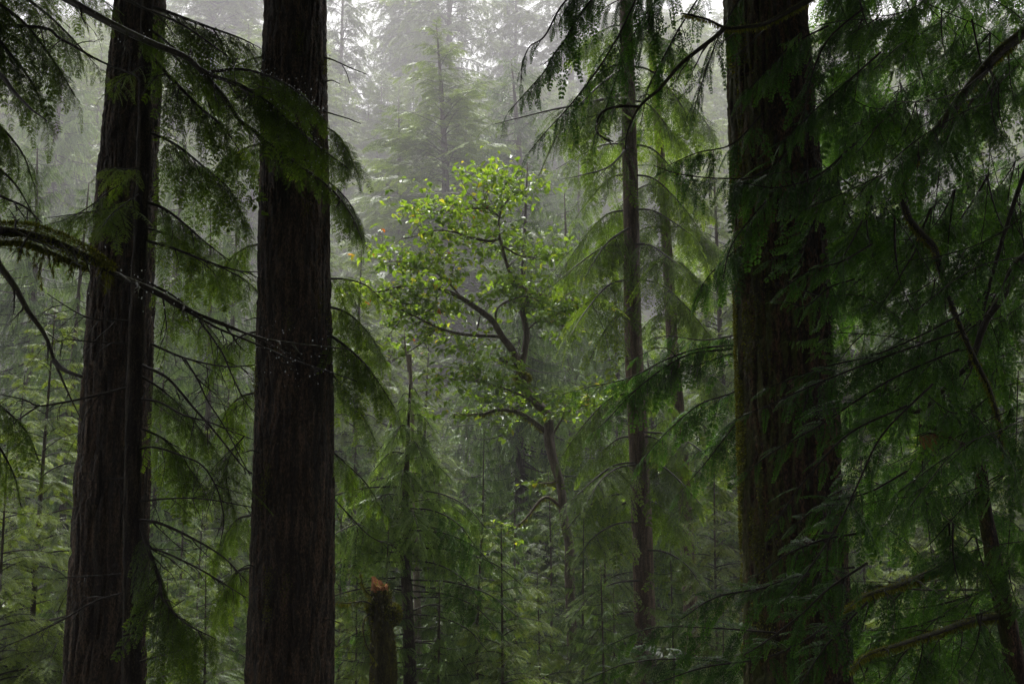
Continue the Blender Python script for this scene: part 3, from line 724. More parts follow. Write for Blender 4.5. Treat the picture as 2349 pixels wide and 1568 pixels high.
PROTO_CANOPY = crown('h', 0, 26, 0.0, 520, 7.6, 99, power=0.3, lmin=1.0)  # crown out of view overhead, made dense to darken the near wood
CANOPY = []
def canopy(e, loc, rot, leaf, wide=1.0):
    if not CANOPY: CANOPY.append(PROTO_CANOPY.obj("crown", [M['hemlock'], M['twig']], e)); c = CANOPY[0]
    else: c = CANOPY[0].copy(); COL.objects.link(c); c.parent = e
    c.location = tuple(loc); c.rotation_euler = (0, 0, rot); c.scale = (wide, wide, 1);
GBIG = "great trunks closest to the viewer"
tA, oA = big_trunk("fir_tree", "leftmost thick dark trunk with a slender trunk standing before it", 232, 324, 11, 175, 122, M['bark_cedar'], 36, depth=0.04, freq=16, stringy=True, seed=3, group=GBIG, rot=1, crown_from=15)
tB, oB = big_trunk("fir_tree", "second thick trunk from the left, dark plated bark, standing clear by the misty gap", 660, 682, 10, 196, 150, M['bark_fir'], 38, depth=0.026, freq=24, seed=8, group=GBIG, rot=2, crown_from=15)
tC, oC = big_trunk("cedar_tree", "thickest trunk on the right, reddish bark mossy down its left side, fronds crossing it", 1829, 1757, 9, 240, 196, M['bark_moss'], 38, depth=0.04, freq=15, stringy=True, seed=14, group=GBIG, rot=3, crown_from=15)
# moss tufts on the left flank of the right trunk
r = np.random.default_rng(4)
n = 26000
ys = r.random(n) * 1568; ctr = 1757 + (1829 - 1757) * ys / 1568; hw = 98 + 22 * ys / 1568
ph = R(180) + r.normal(size=n) * 0.5 + 0.12
base = np.array([P(c, y, 9) for c, y in zip(ctr, ys)])
rr_ = hw / FPX * 9
nrml = np.stack([np.cos(ph), np.sin(ph), np.zeros(n)], 1)
cl = vnoise(base[:, 0] * 3 + ph * 4 + 9, base[:, 2] * 2.5 + 30, base[:, 2] * 0.9 + 12)
keep = cl > 0.46
pp = base + nrml * (rr_[:, None] - 0.016)
LL = 0.010 + 0.018 * r.random(n)
dq = leafquads(pp[keep], (pp + nrm(nrml + r.normal(size=(n, 3)) * 0.5 - np.array([0, 0, 0.4])) * LL[:, None])[keep], (LL * 0.7)[keep], r.normal(size=(keep.sum(), 3)))
Q(dq, (0.25 + 0.2 * r.normal(size=len(dq))).astype(np.float32), np.zeros(len(dq), np.int32)).obj("moss", [M['moss']], tC, oC)

# slender trunks ------------------------------------------------------------
def slim(name, label, pts, d, wb, wt, mat, topz, group, depth=0.006, k=48, crownkw=None, leaf='hemlock', cat='tree', bottom=True):
    p = [P(x, y, d) for x, y in pts]          # from bottom to top
    z0 = float(gz(p[0][0], d)) - 0.2
    bot = ext(p, z0); bot[0] = p[0][0] + (bot[0] - p[0][0]) * 0.3
    path = [bot] + p; rb, rt = wb / 2 / FPX * d, wt / 2 / FPX * d
    rads = [rb * 1.15] + list(np.linspace(rb, rt, len(p)))
    if topz:
        dr = p[-1] - p[-2]; k_ = (topz - p[-1][2]) / dr[2]; path.append(p[-1] + np.array([dr[0] * k_ * 0.3, 0, topz - p[-1][2]])); rads.append(0.015)
    e = empty(name, bot); setp(e, label, cat, group)
    stem("trunk", np.array(path), rads, M[mat], e, k=k, n=260, depth=depth, freq=22, origin=bot, seed=len(label), plate=2)
    if crownkw:
        q = crown(**crownkw); q.v += np.array([p[-1][0] - bot[0], 0, crownkw.get('_', 0)], np.float32); 
        q.obj("crown", [M[leaf], M['twig']], e)
    return e, bot
GS = "slender trunks in the middle of the wood"
tH, oH = slim("hemlock_tree", "slender dark trunk right in front of the leftmost thick trunk, bare branches arching both ways", [(300, 1568), (303, 1200), (309, 845), (328, 400), (338, 0)], 9.2, 44, 30, 'bark_pole', 9, GS, depth=0.014)
tK, oK = slim("hemlock_tree", "slender brown trunk left of the thick mossy trunk, lit bark, drooping boughs on both sides", [(1484, 1568), (1468, 1090), (1452, 760), (1448, 500), (1436, 0)], 16, 50, 33, 'bark_red', 16, GS)
tL, oL = slim("hemlock_tree", "thin mottled trunk between the slender brown trunk and the thick mossy trunk", [(1592, 1568), (1568, 1100), (1542, 780), (1524, 470), (1502, 200), (1490, 0)], 20, 34, 16, 'bark_red', 17, GS)
# crowns for K and L above and through the frame
def frame_boughs(e, org, pts, leaf, kind='h', wood='twig'):
    for i, (path, n, Ln, dr, r0, sd) in enumerate(pts):
        branch(e, org, path, r0, 0.004, wood, dict(k=kind, n=n, Ln=Ln, droop=dr, hang=0.5, jit=0.35, t0=0.08), seed=sd, leafmat=leaf, twigs=4)
rb = np.random.default_rng(31)
def auto_boughs(e, org, stemf, ys, sides, length, d, leaf, kind, Ln, seed, slope=0.35, r0=0.02, dz=1.2, n=12, dens=1.0, tone=0.0):
    rr2 = np.random.default_rng(seed)
    for y in ys:
        for s in sides:
            x0 = stemf(y); L = length * (0.65 + 0.6 * rr2.random()); sl_ = slope * (0.5 + rr2.random())
            dd = dz * rr2.normal()
            p = [(x0, y, d), (x0 + s * L * 0.35, y + L * sl_ * 0.15 - 5, d + dd * 0.35), (x0 + s * L * 0.7, y + L * sl_ * 0.6, d + dd * 0.7), (x0 + s * L, y + L * sl_ * 1.2, d + dd)]
            branch(e, org, p, r0, 0.004, 'twig', dict(k=kind, n=int(n * 1.5 * dens), Ln=Ln * (0.7 + 0.5 * rr2.random()), droop=0.4, hang=0.8, jit=0.35, t0=0.15, tone=tone), seed=int(rr2.integers(9999)), leafmat=leaf)
stK = lambda y: np.interp(y, [0, 500, 760, 1090, 1568], [1436, 1448, 1452, 1468, 1484])
stL = lambda y: np.interp(y, [0, 200, 470, 780, 1100, 1568], [1490, 1502, 1524, 1542, 1568, 1592])
auto_boughs(tK, oK, stK, [60, 150, 230, 330, 400, 480, 560, 640, 900, 1000, 1060, 1150], (-1, 1), 150, 16, 'hemlock', 'h', 0.85, 3, slope=0.55, tone=0.05)
auto_boughs(tL, oL, stL, [90, 200, 300, 420, 520, 600, 720, 840, 960, 1080], (-1, 1), 120, 20, 'hemlock', 'h', 1.0, 5, slope=0.5)
# named boughs left of the slender brown trunk
frame_boughs(tK, oK, [
 ([(1440, 215, 16), (1350, 235, 14.5), (1240, 258, 13.5), (1132, 284, 13)], 20, 0.9, 0.5, 0.03, 1),
 ([(1440, 150, 16), (1370, 200, 14.5), (1290, 290, 14), (1235, 400, 13.5)], 18, 0.85, 0.7, 0.025, 2),
 ([(1445, 330, 16), (1400, 380, 15), (1340, 400, 14.5), (1290, 410, 14)], 14, 0.7, 0.7, 0.02, 3),
 ([(1446, 520, 16), (1390, 560, 15), (1340, 640, 14.5)], 14, 0.8, 0.9, 0.02, 4),
 ([(1455, 700, 16), (1400, 740, 15), (1350, 830, 14.5)], 12, 0.6, 0.9, 0.02, 5),
], 'hemlock')
rk = np.random.default_rng(41)
for i, y in enumerate([1010, 1085, 1150, 1215, 1280, 1350, 1420, 1490]):
    L = 110 + 70 * rk.random(); s_ = -1 if i % 4 else 1; x0 = stK(y); dd = -2.2 * rk.random()
    branch(tK, oK, [(x0, y - 20, 16), (x0 + s_ * L * .4, y - 14, 16 + dd * .4), (x0 + s_ * L * .75, y + 15, 16 + dd * .75), (x0 + s_ * L, y + 62, 16 + dd)], .018, .004, 'twig', dict(k='h2', n=15, Ln=.62, droop=.3, hang=.4, jit=.35, t0=.25, tone=.1, up=nrm(np.array([0, -.4, .85]))), seed=640 + i, leafmat='yhem' if i % 2 else 'hemlock', twigs=3)
# the young bare-stemmed cedar, centre left
tM_, oM_ = slim("cedar_sapling", "young cedar, spire of drooping fronds over bare stem, right of the mossy stump", [(941, 1568), (928, 1214), (934, 1050), (940, 880)], 13, 30, 3, 'bark', None, NEARG, cat='sapling', k=24)
stM = lambda y: np.interp(y, [880, 1050, 1214, 1568], [940, 934, 928, 941])
r = np.random.default_rng(61)
for i, y in enumerate(np.linspace(893, 1250, 30)):
    L = (18 + (y - 880) * 0.42) * (0.65 + 0.7 * r.random()); az = i * 2.4
    x0 = stM(y); dx = math.cos(az) * L; dd = math.sin(az) * L / FPX * 13
    branch(tM_, oM_, [(x0, y, 13), (x0 + dx * 0.5, y - 3, 13 + dd * 0.5), (x0 + dx, y + 10 + L * 0.32, 13 + dd)], 0.007, 0.003, 'twig', dict(k='c2', n=4 + int(L / 16), Ln=0.2 + L * 0.0024, droop=0.35, hang=0.5, jit=0.35, t0=0.1, tone=0.22, up=nrm(np.array([0, -.5, .8]))), seed=i, leafmat='cedar_far')
for i in range(14):
    y = 1110 + 26 * i + 10 * r.normal(); L = 150 + 120 * r.random(); s = 1 if i % 3 else -1; x0 = stM(y); dd = -1.2 * r.random()
    branch(tM_, oM_, [(x0, y, 13), (x0 + s * L * .4, y + 6, 13 + dd * .4), (x0 + s * L * .75, y + 35, 13 + dd * .75), (x0 + s * L, y + 85, 13 + dd)], 0.012, 0.004, 'twig', dict(k='c2', n=12, Ln=0.4, droop=0.4, hang=0.5, jit=0.35, t0=0.35, tone=0.02, up=nrm(np.array([0, -.5, .8]))), seed=400 + i, leafmat='cedar_far' if i % 2 else 'cedar')
for i, y in enumerate(np.linspace(1240, 1550, 20)):
    s = -1 if i % 2 else 1; L = 60 + 110 * r.random(); dd = r.normal() * 0.5; x0 = stM(y)
    branch(tM_, oM_, [(x0, y, 13), (x0 + s * L * 0.5, y + 8 * r.normal(), 13 + dd * .5), (x0 + s * L, y + 14 * r.normal() + 10, 13 + dd)], 0.012, 0.004, 'twig', twigs=4, seed=200 + i, twig_len=0.35)

# mossy broken stump ---------------------------------------------------------
sp = [P(879, 1600, 12), P(879, 1500, 12), P(876, 1430, 12), P(872, 1352, 12)]
z0 = float(gz(sp[0][0], 12)) - 0.2; bt = np.array([sp[0][0] + 0.02, 12, z0])
eS = empty("broken_stump", bt); setp(eS, "tall mossy broken stump with torn orange wood at its top", "stump")
stem("stump_trunk", np.array([bt] + sp), [0.2, 0.165, 0.15, 0.145, 0.115], M['stump'], eS, k=70, n=220, depth=0.035, freq=12, origin=bt, seed=5)
tp = P(871, 1350, 12)
k = 26; V = []; F = []
hts = 0.05 + 0.10 * np.array([vnoise(np.array([i * 0.8 + 3.]), np.array([2.]), np.array([1.]))[0] for i in range(k)]); hts = 0.045 + 0.10 * np.clip(np.cos(np.arange(k) * 2 * math.pi / k - 2.7), 0, 1) + 0.05 * (hts - hts.mean()) / .05 * .5
for i in range(k):
    a = i * 2 * math.pi / k
    for rr2, hh in ((0.105, -0.03), (0.098, hts[i] * 0.6), (0.082 + 0.01 * (i % 3), hts[i]), (0.05, hts[i] * 0.35), (0.012, 0.02)):
        V.append(tp + np.array([math.cos(a) * rr2, math.sin(a) * rr2, hh]))
for i in range(k):
    j = (i + 1) % k
    for q in range(4): F.append([i * 5 + q, j * 5 + q, j * 5 + q + 1, i * 5 + q + 1])
mesh_obj("torn_wood", V, F, [M['torn']], eS, None, False, None, bt)
for c, rad_, sd_ in ((P(899, 1408, 11.95), 0.10, 1), (P(856, 1392, 11.95), 0.07, 2)):
    q = []
    rr2 = np.random.default_rng(sd_)
    th_ = rr2.normal(size=(26, 3)); 
    u, v_ = np.meshgrid(np.linspace(0, 2 * math.pi, 25)[:-1], np.linspace(0.05, math.pi - 0.05, 14))
    D = np.stack([np.cos(u) * np.sin(v_), np.sin(u) * np.sin(v_), np.cos(v_)], 2)
    rn = rad_ * (0.8 + 0.5 * vnoise(D[..., 0] * 3 + 9 + sd_, D[..., 1] * 3 + 9, D[..., 2] * 3 + 9))
    VV = (c + D * rn[..., None] * np.array([1, 0.8, 1.15])).reshape(-1, 3)
    i_ = np.arange(13)[:, None] * 24; j_ = np.arange(24)[None]; j3 = (j_ + 1) % 24
    bo = mesh_obj("burl", VV, np.stack([i_ + j_, i_ + j3, i_ + 24 + j3, i_ + 24 + j_], 2).reshape(-1, 4), [M['stump']], eS, None, True, None, bt)
    D2 = nrm(rr2.normal(size=(1500, 3))); pp = c + D2 * rad_ * np.array([1, 0.8, 1.15]) * 1.05; L2 = 0.012 + 0.03 * rr2.random(1500)
    Q(leafquads(pp, pp + nrm(D2 + rr2.normal(size=(1500, 3)) * .5 - [0, 0, .5]) * L2[:, None], L2 * .5, rr2.normal(size=(1500, 3))), (0.5 + 0.2 * rr2.normal(size=1500)).astype(np.float32), np.zeros(1500, np.int32)).obj("moss", [M['moss']], bo, bt)
mossq(resample(np.array(sp), 40), [0.165, 0.15, 0.145, 0.12], 4200, 0.04, 3, 0.5, w=0.4).obj("moss", [M['moss']], eS, bt)
for i, pts in enumerate([[(868, 1368, 12), (845, 1360, 11.9), (832, 1340, 11.8), (826, 1310, 11.8)], [(868, 1395, 12), (835, 1378, 11.8), (800, 1382, 11.8), (770, 1378, 11.7)], [(860, 1400, 12), (835, 1420, 11.8), (838, 1470, 11.7), (866, 1520, 11.7)]]):
    branch(eS, bt, pts, 0.012, 0.004, 'mossbranch', moss=(220, 0.03, 0.6), twigs=3, seed=i, twig_len=0.2)

# pale dead snag -----------------------------------------------------------
sn = [P(943, 905, 15.5), P(938, 850, 15.5), P(930, 800, 15.5), P(927, 748, 15.5)]
bs = np.array([sn[0][0] + 0.3, 15.5, float(gz(sn[0][0], 15.5)) - 0.2])
eN = empty("dead_snag", bs); setp(eN, "thin pale bleached dead stem rising above the young cedar spire", "dead tree")
stem("snag_stem", np.array([bs] + sn), [0.08, 0.035, 0.026, 0.015, 0.004], M['snag'], eN, k=16, n=120, depth=0.006, freq=22, origin=bs)
for i, pts in enumerate([[(937, 840, 15.5), (948, 825, 15.3), (955, 805, 15.3)], [(931, 800, 15.5), (922, 785, 15.5), (915, 765, 15.5)]]):
    branch(eN, bs, pts, 0.008, 0.002, 'snag', seed=i, name="dead_branch")

# ------------------------------------------------------------------ broadleaf tree
dV = 18.0
VT = [(1314, 1600), (1315, 1568), (1307, 1324), (1306, 1250), (1294, 1192), (1287, 1115), (1272, 1066), (1260, 1010), (1256, 955), (1232, 925), (1208, 893), (1197, 862), (1194, 842)]
pv = [P(x, y, dV) for x, y in VT]
bv = np.array([pv[0][0] + 0.1, dV, float(gz(pv[0][0], dV)) - 0.2])
eV = empty("broadleaf_tree", bv); setp(eV, "crooked broadleaf tree with bright yellow green leaves and twisting mossy limbs in the centre", "tree")
stem("trunk", np.array([bv] + pv), [0.13, 0.105, 0.1, 0.092, 0.09, 0.085, 0.08, 0.085, 0.1, 0.095, 0.09, 0.08, 0.07, 0.062], M['bark_maple'], eV, k=36, n=240, depth=0.012, freq=16, origin=bv, seed=2)
mossq(px_path([(x, y, dV) for x, y in VT[6:]]), [0.095, 0.09, 0.08], 700, 0.035, 1, 0.3).obj("moss", [M['moss']], eV, bv)
cb = P(1199, 868, dV)
rr2 = np.random.default_rng(3); D2 = nrm(rr2.normal(size=(1600, 3))); pp = cb + D2 * 0.13 * rr2.random((1600, 1)) ** .3 * [1.15, 1, .85]; L2 = 0.02 + 0.04 * rr2.random(1600)
Q(leafquads(pp, pp + nrm(D2 - [0, 0, .5]) * L2[:, None], L2 * .4, rr2.normal(size=(1600, 3))), (0.45 + 0.2 * rr2.normal(size=1600)).astype(np.float32), np.zeros(1600, np.int32)).obj("moss", [M['moss']], eV, bv)

def leaf_cluster(cs, n_each, spread, seed, L=0.085):
    """pointed oval leaves lying in loose layers round the twig points"""
    r = np.random.default_rng(seed); out = []
    cs = np.asarray(cs); N = len(cs) * n_each
    c = np.repeat(cs, n_each, 0) + r.normal(size=(N, 3)) * np.array([spread, spread, spread * 0.16])
    az = r.random(N) * 6.283; el = -0.35 + 0.35 * r.normal(size=N)
    d = np.stack([np.cos(az) * np.cos(el), np.sin(az) * np.cos(el), np.sin(el)], 1)
    up = nrm(np.array([0, 0, 1.0]) + r.normal(size=(N, 3)) * 0.35)
    s = nrm(np.cross(up, d)); nn = np.cross(d, s)
    LL = (L * (0.6 + 0.7 * r.random(N)))[:, None]; W = LL * 0.30
    mid = lambda t, wv, dz: c + d * LL * t + s * W * wv + nn * LL * dz
    fold = 0.10
    a0, a1, a2, a3 = mid(0, 0, 0), mid(0.33, 0, -0.03), mid(0.7, 0, -0.05), mid(1, 0, -0.16)
    l1, l2 = mid(0.28, 1, fold), mid(0.66, 0.78, fold * 0.6)
    r1, r2 = mid(0.28, -1, fold), mid(0.66, -0.78, fold * 0.6)
    tone = np.clip(0.42 + 0.17 * r.normal(size=N), 0.05, 0.85); tone[r.random(N) < 0.001] = 0.97; tone[r.random(N) < 0.03] = 0.88
    for q in ((a0, l1, l2, a1), (a1, l2, a3, a2), (a0, a1, r2, r1), (a1, a2, a3, r2)):
        out.append(Q(np.stack(q, 1).astype(np.float32), tone.astype(np.float32), np.zeros(N, np.int32)))
    return Q.cat(out)

def leafy(pts, r0, r1, ntw, tl_, nl, seed, d=dV, dd=0.0, t0=0.25, upb=0.15, mossn=0, spread=0.13, name="branch", L=0.125):
    r = np.random.default_rng(seed)
    path = px_path([(x, y, d + dd * i / (len(pts) - 1)) for i, (x, y) in enumerate(pts)])
    m = len(path)
    T = nrm(np.gradient(path, axis=0)); tl = []; cs = []
    ntw = int(ntw * 0.88)
    for i in range(ntw):
        u = (t0 + (1 - t0) * (i + r.random()) / ntw) * (m - 1); k_ = min(int(u), m - 1)
        az = r.random() * 6.283
        dr = nrm(T[k_] * 0.5 + np.array([math.cos(az), math.sin(az) * 0.9, upb * .6 + 0.16 * r.normal()]))
        Ltw = tl_ * (0.4 + 0.8 * r.random()); q = [path[k_]]; sub = []
        for s in range(6):
            dr = nrm(dr + r.normal(size=3) * 0.22 + np.array([0, 0, 0.02])); q.append(q[-1] + dr * Ltw / 6)
            if s >= 2:
                cs.append(q[-1])
                d2 = nrm(dr + r.normal(size=3) * 0.7); e2 = q[-1] + d2 * Ltw * 0.28; cs.append(e2)
                sub.append(np.array([q[-1], (q[-1] + e2) / 2 + [0, 0, 0.01], e2]))
        tl.append((np.array(q), np.linspace(0.009, 0.002, 7), None)); par = len(tl)
        for x in sub: tl.append((x, [0.004, 0.003, 0.0015], par))
    b = stem(name, path, np.linspace(r0, r1, m), M['bark_maple'], eV, k=10, origin=bv, twigs=tl)
    leaf_cluster(cs, nl, spread, seed, L).obj("leaves", [M['maple']], b, bv)
    if mossn: mossq(path, [r0, r1], mossn, 0.035, seed, 0.4).obj("moss", [M['moss']], b, bv)
leafy([(1194, 845), (1201, 816), (1208, 772), (1205, 743), (1199, 714), (1212, 684), (1210, 668), (1184, 648), (1166, 615), (1153, 571), (1144, 530), (1146, 495), (1154, 462)], 0.068, 0.014, 30, 1.0, 3, 1, t0=0.3, name="limb")
leafy([(1195, 845), (1174, 801), (1152, 772), (1130, 736), (1104, 714), (1060, 684), (1002, 659), (965, 652), (917, 657), (873, 668), (840, 672)], 0.075, 0.01, 34, 0.95, 3, 2, t0=0.3, dd=-0.8, name="limb")
leafy([(1144, 548), (1122, 553), (1080, 545), (1040, 532), (1000, 528), (960, 540), (925, 548)], 0.03, 0.008, 22, 0.9, 3, 3, dd=-0.5, t0=0.1)
leafy([(1150, 500), (1120, 478), (1085, 455), (1055, 440)], 0.02, 0.007, 18, 0.8, 3, 4, dd=0.5, t0=0.05)
leafy([(1120, 478), (1060, 480), (1000, 485), (950, 492)], 0.018, 0.006, 16, 0.75, 3, 14, dd=-0.3, t0=0.05)
leafy([(1152, 475), (1175, 450), (1200, 440), (1222, 438)], 0.018, 0.006, 10, 0.6, 3, 5, dd=0.3, t0=0.1)
leafy([(1155, 565), (1190, 585), (1230, 592), (1270, 598), (1300, 588)], 0.02, 0.006, 11, 0.55, 3, 6, dd=0.3, t0=0.3)
leafy([(1210, 672), (1250, 676), (1290, 684), (1330, 694), (1365, 712)], 0.02, 0.006, 16, 0.65, 3, 7, dd=0.3, t0=0.2)
leafy([(1207, 760), (1235, 735), (1265, 735), (1295, 745), (1310, 760)], 0.018, 0.006, 12, 0.6, 3, 8, dd=-0.3, t0=0.2)
leafy([(1136, 742), (1140, 710), (1165, 690), (1205, 680), (1240, 690)], 0.022, 0.007, 12, 0.6, 2, 9, dd=-0.4, t0=0.3)
leafy([(1152, 772), (1097, 769), (1053, 765), (1002, 750), (951, 725), (903, 703), (881, 699)], 0.034, 0.008, 20, 0.8, 2, 10, dd=-0.8, t0=0.2, mossn=160)
leafy([(1002, 752), (975, 780), (940, 805), (900, 825), (862, 832)], 0.016, 0.005, 12, 0.6, 1, 11, dd=-0.4, t0=0.2)
leafy([(1000, 659), (1000, 690), (985, 712), (955, 722), (930, 735)], 0.018, 0.005, 14, 0.6, 3, 12, dd=-0.4, t0=0.2)
leafy([(1060, 684), (1020, 640), (970, 612), (920, 600), (870, 602)], 0.02, 0.006, 22, 0.75, 3, 13, dd=-0.4, t0=0.2)
leafy([(1104, 714), (1090, 770), (1070, 800), (1040, 830)], 0.014, 0.005, 9, 0.55, 2, 15, dd=-0.4, t0=0.2)
leafy([(1250, 988), (1217, 962), (1184, 944), (1141, 940), (1111, 948), (1075, 950), (1038, 950)], 0.05, 0.008, 14, 0.8, 3, 16, dd=-0.4, t0=0.3, mossn=900)
leafy([(1250, 940), (1215, 915), (1170, 895), (1120, 880), (1060, 870), (1030, 875)], 0.024, 0.006, 22, 0.7, 3, 17, dd=-0.9, t0=0.25)
leafy([(1262, 1010), (1290, 960), (1320, 935), (1350, 930)], 0.02, 0.006, 16, 0.8, 3, 18, dd=-0.2, t0=0.2)
leafy([(1196, 870), (1184, 858), (1180, 835), (1165, 830), (1145, 820)], 0.035, 0.008, 5, 0.4, 2, 19, dd=-0.4, t0=0.3, mossn=500)
leafy([(1290, 1090), (1270, 1105), (1245, 1108), (1215, 1110)], 0.022, 0.006, 4, 0.3, 1, 20, dd=-0.4, t0=0.6, mossn=500)
leafy([(1295, 1170), (1250, 1140), (1205, 1190), (1160, 1225), (1120, 1240)], 0.03, 0.006, 9, 0.5, 2, 21, dd=-0.6, t0=0.5, mossn=500)

# ------------------------------------------------------------------ branches of the slender left trunk
d = 9.2
def H(pts, r0=0.014, r1=0.004, dd=0.0, **kw):
    n = len(pts); return branch(tH, oH, [(x, y, d + dd * i / (n - 1)) for i, (x, y) in enumerate(pts)], r0, r1, **kw)
lf = lambda n, L, dr=0.5, hang=0.6, t0=0.1, **k2: dict(k='h', n=int(n * 1.4), Ln=L, droop=dr, hang=hang, jit=0.35, t0=t0, **k2)
bare = [
 ([(340, 553), (402, 571), (476, 600), (549, 620), (593, 621)], .016, 1), ([(347, 789), (421, 820), (512, 840), (585, 836)], .013, 1),
 ([(326, 838), (384, 867), (439, 929), (494, 992), (549, 1061), (578, 1089)], .016, 1), ([(318, 915), (366, 922), (421, 951), (476, 966), (530, 988), (582, 1006)], .012, 1),
 ([(318, 1029), (358, 1026), (421, 1046), (465, 1068), (494, 1112), (508, 1152), (514, 1199), (505, 1250)], .011, 1), ([(318, 1150), (384, 1143), (465, 1144), (578, 1163)], .010, 1),
 ([(318, 1192), (366, 1199), (439, 1232), (512, 1276), (569, 1335)], .017, 1), ([(318, 1255), (366, 1262), (439, 1294), (512, 1335), (567, 1368)], .012, 1),
 ([(457, 735), (505, 801), (530, 856), (556, 911), (582, 948)], .010, 1), ([(424, 823), (454, 871), (476, 918), (519, 984), (574, 1089)], .010, 1),
 ([(318, 1518), (366, 1503), (421, 1488)], .014, 1), ([(322, 1425), (373, 1405), (421, 1372)], .009, 1),
 ([(293, 735), (219, 732), (183, 721), (146, 699), (106, 673)], .008, -1), ([(293, 787), (219, 785), (154, 779), (135, 784), (105, 765)], .008, -1),
 ([(289, 889), (219, 907), (146, 922), (88, 929), (55, 915), (-10, 900)], .013, -1), ([(90, 929), (37, 966), (-10, 1010)], .010, -1),
 ([(278, 1316), (205, 1320), (135, 1325)], .007, -1), ([(278, 1360), (219, 1378), (146, 1419), (73, 1455), (-10, 1488)], .010, -1),
 ([(282, 1096), (262, 1097), (240, 1096)], .006, -1),
]
for i, (pts, r0, s) in enumerate(bare):
    H(pts, r0, 0.004, dd=-0.5, twigs=9 if len(pts) > 3 else 2, seed=i * 3 + 1, twig_len=0.55, twig_droop=0.9, mat='mossbranch' if i in (10,) else 'twig')
# leafy ones to the right
leafy_r = [
 ([(330, 10), (388, 29), (476, 62), (549, 88), (604, 115)], .022, 20, .8, .55, .8), ([(338, 120), (402, 190), (457, 245), (512, 293), (560, 360)], .022, 16, .7, .7, -.4),
 ([(335, 60), (420, 130), (480, 200), (540, 240)], .015, 14, .6, .6, 1.5),
 ([(333, 300), (400, 330), (470, 385), (530, 440), (560, 520)], .016, 16, .7, .6, .6), ([(330, 461), (377, 479), (421, 512), (476, 560), (530, 600)], .018, 12, .5, .5, .2),
 ([(326, 520), (400, 545), (480, 600), (560, 640), (600, 680)], .014, 16, .6, .6, 1.0),
 ([(326, 640), (400, 680), (470, 740), (520, 800)], .012, 12, .55, .7, 1.2),
 ([(320, 860), (380, 900), (440, 960), (500, 1040)], .012, 14, .55, .8, .8),
 ([(318, 980), (380, 1010), (440, 1080), (480, 1150)], .012, 12, .5, .8, .8),
 ([(322, 1196), (340, 1258), (366, 1331), (373, 1371), (421, 1426), (494, 1466)], .024, 20, .7, .9, -.6),
 ([(560, 1000), (530, 1040), (520, 1100), (540, 1180)], .008, 12, .5, .8, .3),
 ([(366, 1340), (400, 1420), (430, 1500), (460, 1580)], .012, 12, .6, .9, .3),
]
for i, (pts, r0, n, L, dr, dd) in enumerate(leafy_r):
    H(pts, r0, 0.004, dd=dd, twigs=8, seed=60 + i, leafs=lf(n, L, dr), leafmat='hemlock')
# small sprays at left, paler greens painted in to look lit
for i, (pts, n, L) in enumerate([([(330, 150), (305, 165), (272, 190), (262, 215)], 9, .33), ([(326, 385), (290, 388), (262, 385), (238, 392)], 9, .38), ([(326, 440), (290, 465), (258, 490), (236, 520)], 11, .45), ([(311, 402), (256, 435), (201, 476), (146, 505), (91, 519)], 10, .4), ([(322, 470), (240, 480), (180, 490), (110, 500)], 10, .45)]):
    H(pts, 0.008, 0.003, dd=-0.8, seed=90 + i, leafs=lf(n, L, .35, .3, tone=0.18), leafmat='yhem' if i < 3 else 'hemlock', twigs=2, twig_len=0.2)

# ------------------------------------------------------------------ neighbour tree just outside the left edge
def offtree(name, label, x, y, H_, r0, group, leaf='hemlock', rot=0.0, cf=10, bark='bark'):
    z0 = float(gz(x, y)) - 0.3; e = empty(name, (x, y, z0)); setp(e, label, 'tree', group); org = np.array([x, y, z0])
    stem("trunk", np.array([[0, 0, 0], [0.1, 0, H_ * .3], [0, 0.1, H_ * .7], [0, 0, H_]]) + org, [r0, r0 * .85, r0 * .5, .04], M[bark], e, k=40, n=120, depth=r0 * .1, freq=12, origin=org)
    if cf:
        canopy(e, (0, 0, cf - z0), rot, leaf)
    return e, org
p0 = P(-330, 784, 8.5)
tO, oO = offtree("hemlock_tree", "hemlock outside the left edge whose dark boughs hang into the top left corner", p0[0], 8.5, 30, 0.3, GBIG, rot=0.5, cf=14)
def O(pts, r0, n, L, dr=0.6, dd=0, seed=0, mat='twig', tone=0, d0=8.0, **kw):
    m = len(pts); return branch(tO, oO, [(-330, pts[0][1] - 60, 8.5)] + [(x, y, d0 + dd * i / (m - 1)) for i, (x, y) in enumerate(pts)], r0, 0.004, mat, lf(n, L, dr, .7, 0.35, tone=tone) if n else None, seed=seed, leafmat='hemlock', **kw)
O([(-60, -60), (50, -10), (140, 60), (225, 150)], .03, 30, .75, .7, 1.5, 1)
O([(-60, -10), (40, 40), (110, 120), (170, 215)], .03, 30, .75, .7, .5, 2)
O([(-60, 60), (20, 120), (80, 200), (110, 290)], .025, 28, .7, .7, .5, 3)
O([(-60, 140), (0, 172), (37, 216), (73, 252), (106, 278)], .03, 16, .5, .7, -.8, 4, d0=7.5)
O([(-60, 250), (0, 290), (50, 350), (80, 430)], .02, 24, .6, .8, .5, 5)
O([(-60, 360), (0, 390), (40, 430), (80, 500)], .02, 20, .5, .8, .5, 6)
O([(-60, -80), (80, -60), (200, -20), (290, 40)], .03, 26, .7, .6, 2, 7, d0=9)
O([(-60, 420), (0, 450), (55, 475), (95, 512)], .02, 0, 0, seed=8, twigs=8)
O([(-60, 540), (0, 611), (37, 662), (62, 710), (102, 768), (124, 827), (146, 882), (183, 960)], .035, 0, 0, seed=9, twigs=5, d0=7.5, mat='mossbranch', name='dead_branch', moss=(300, .02, .3))
branch(tO, oO, [(124, 827, 7.5), (148, 848, 7.4), (190, 862, 7.3)], .022, .012, 'twig', seed=10, name='dead_branch')
O([(-60, 880), (0, 930), (60, 990), (90, 1060)], .015, 18, .5, .8, .5, 11)
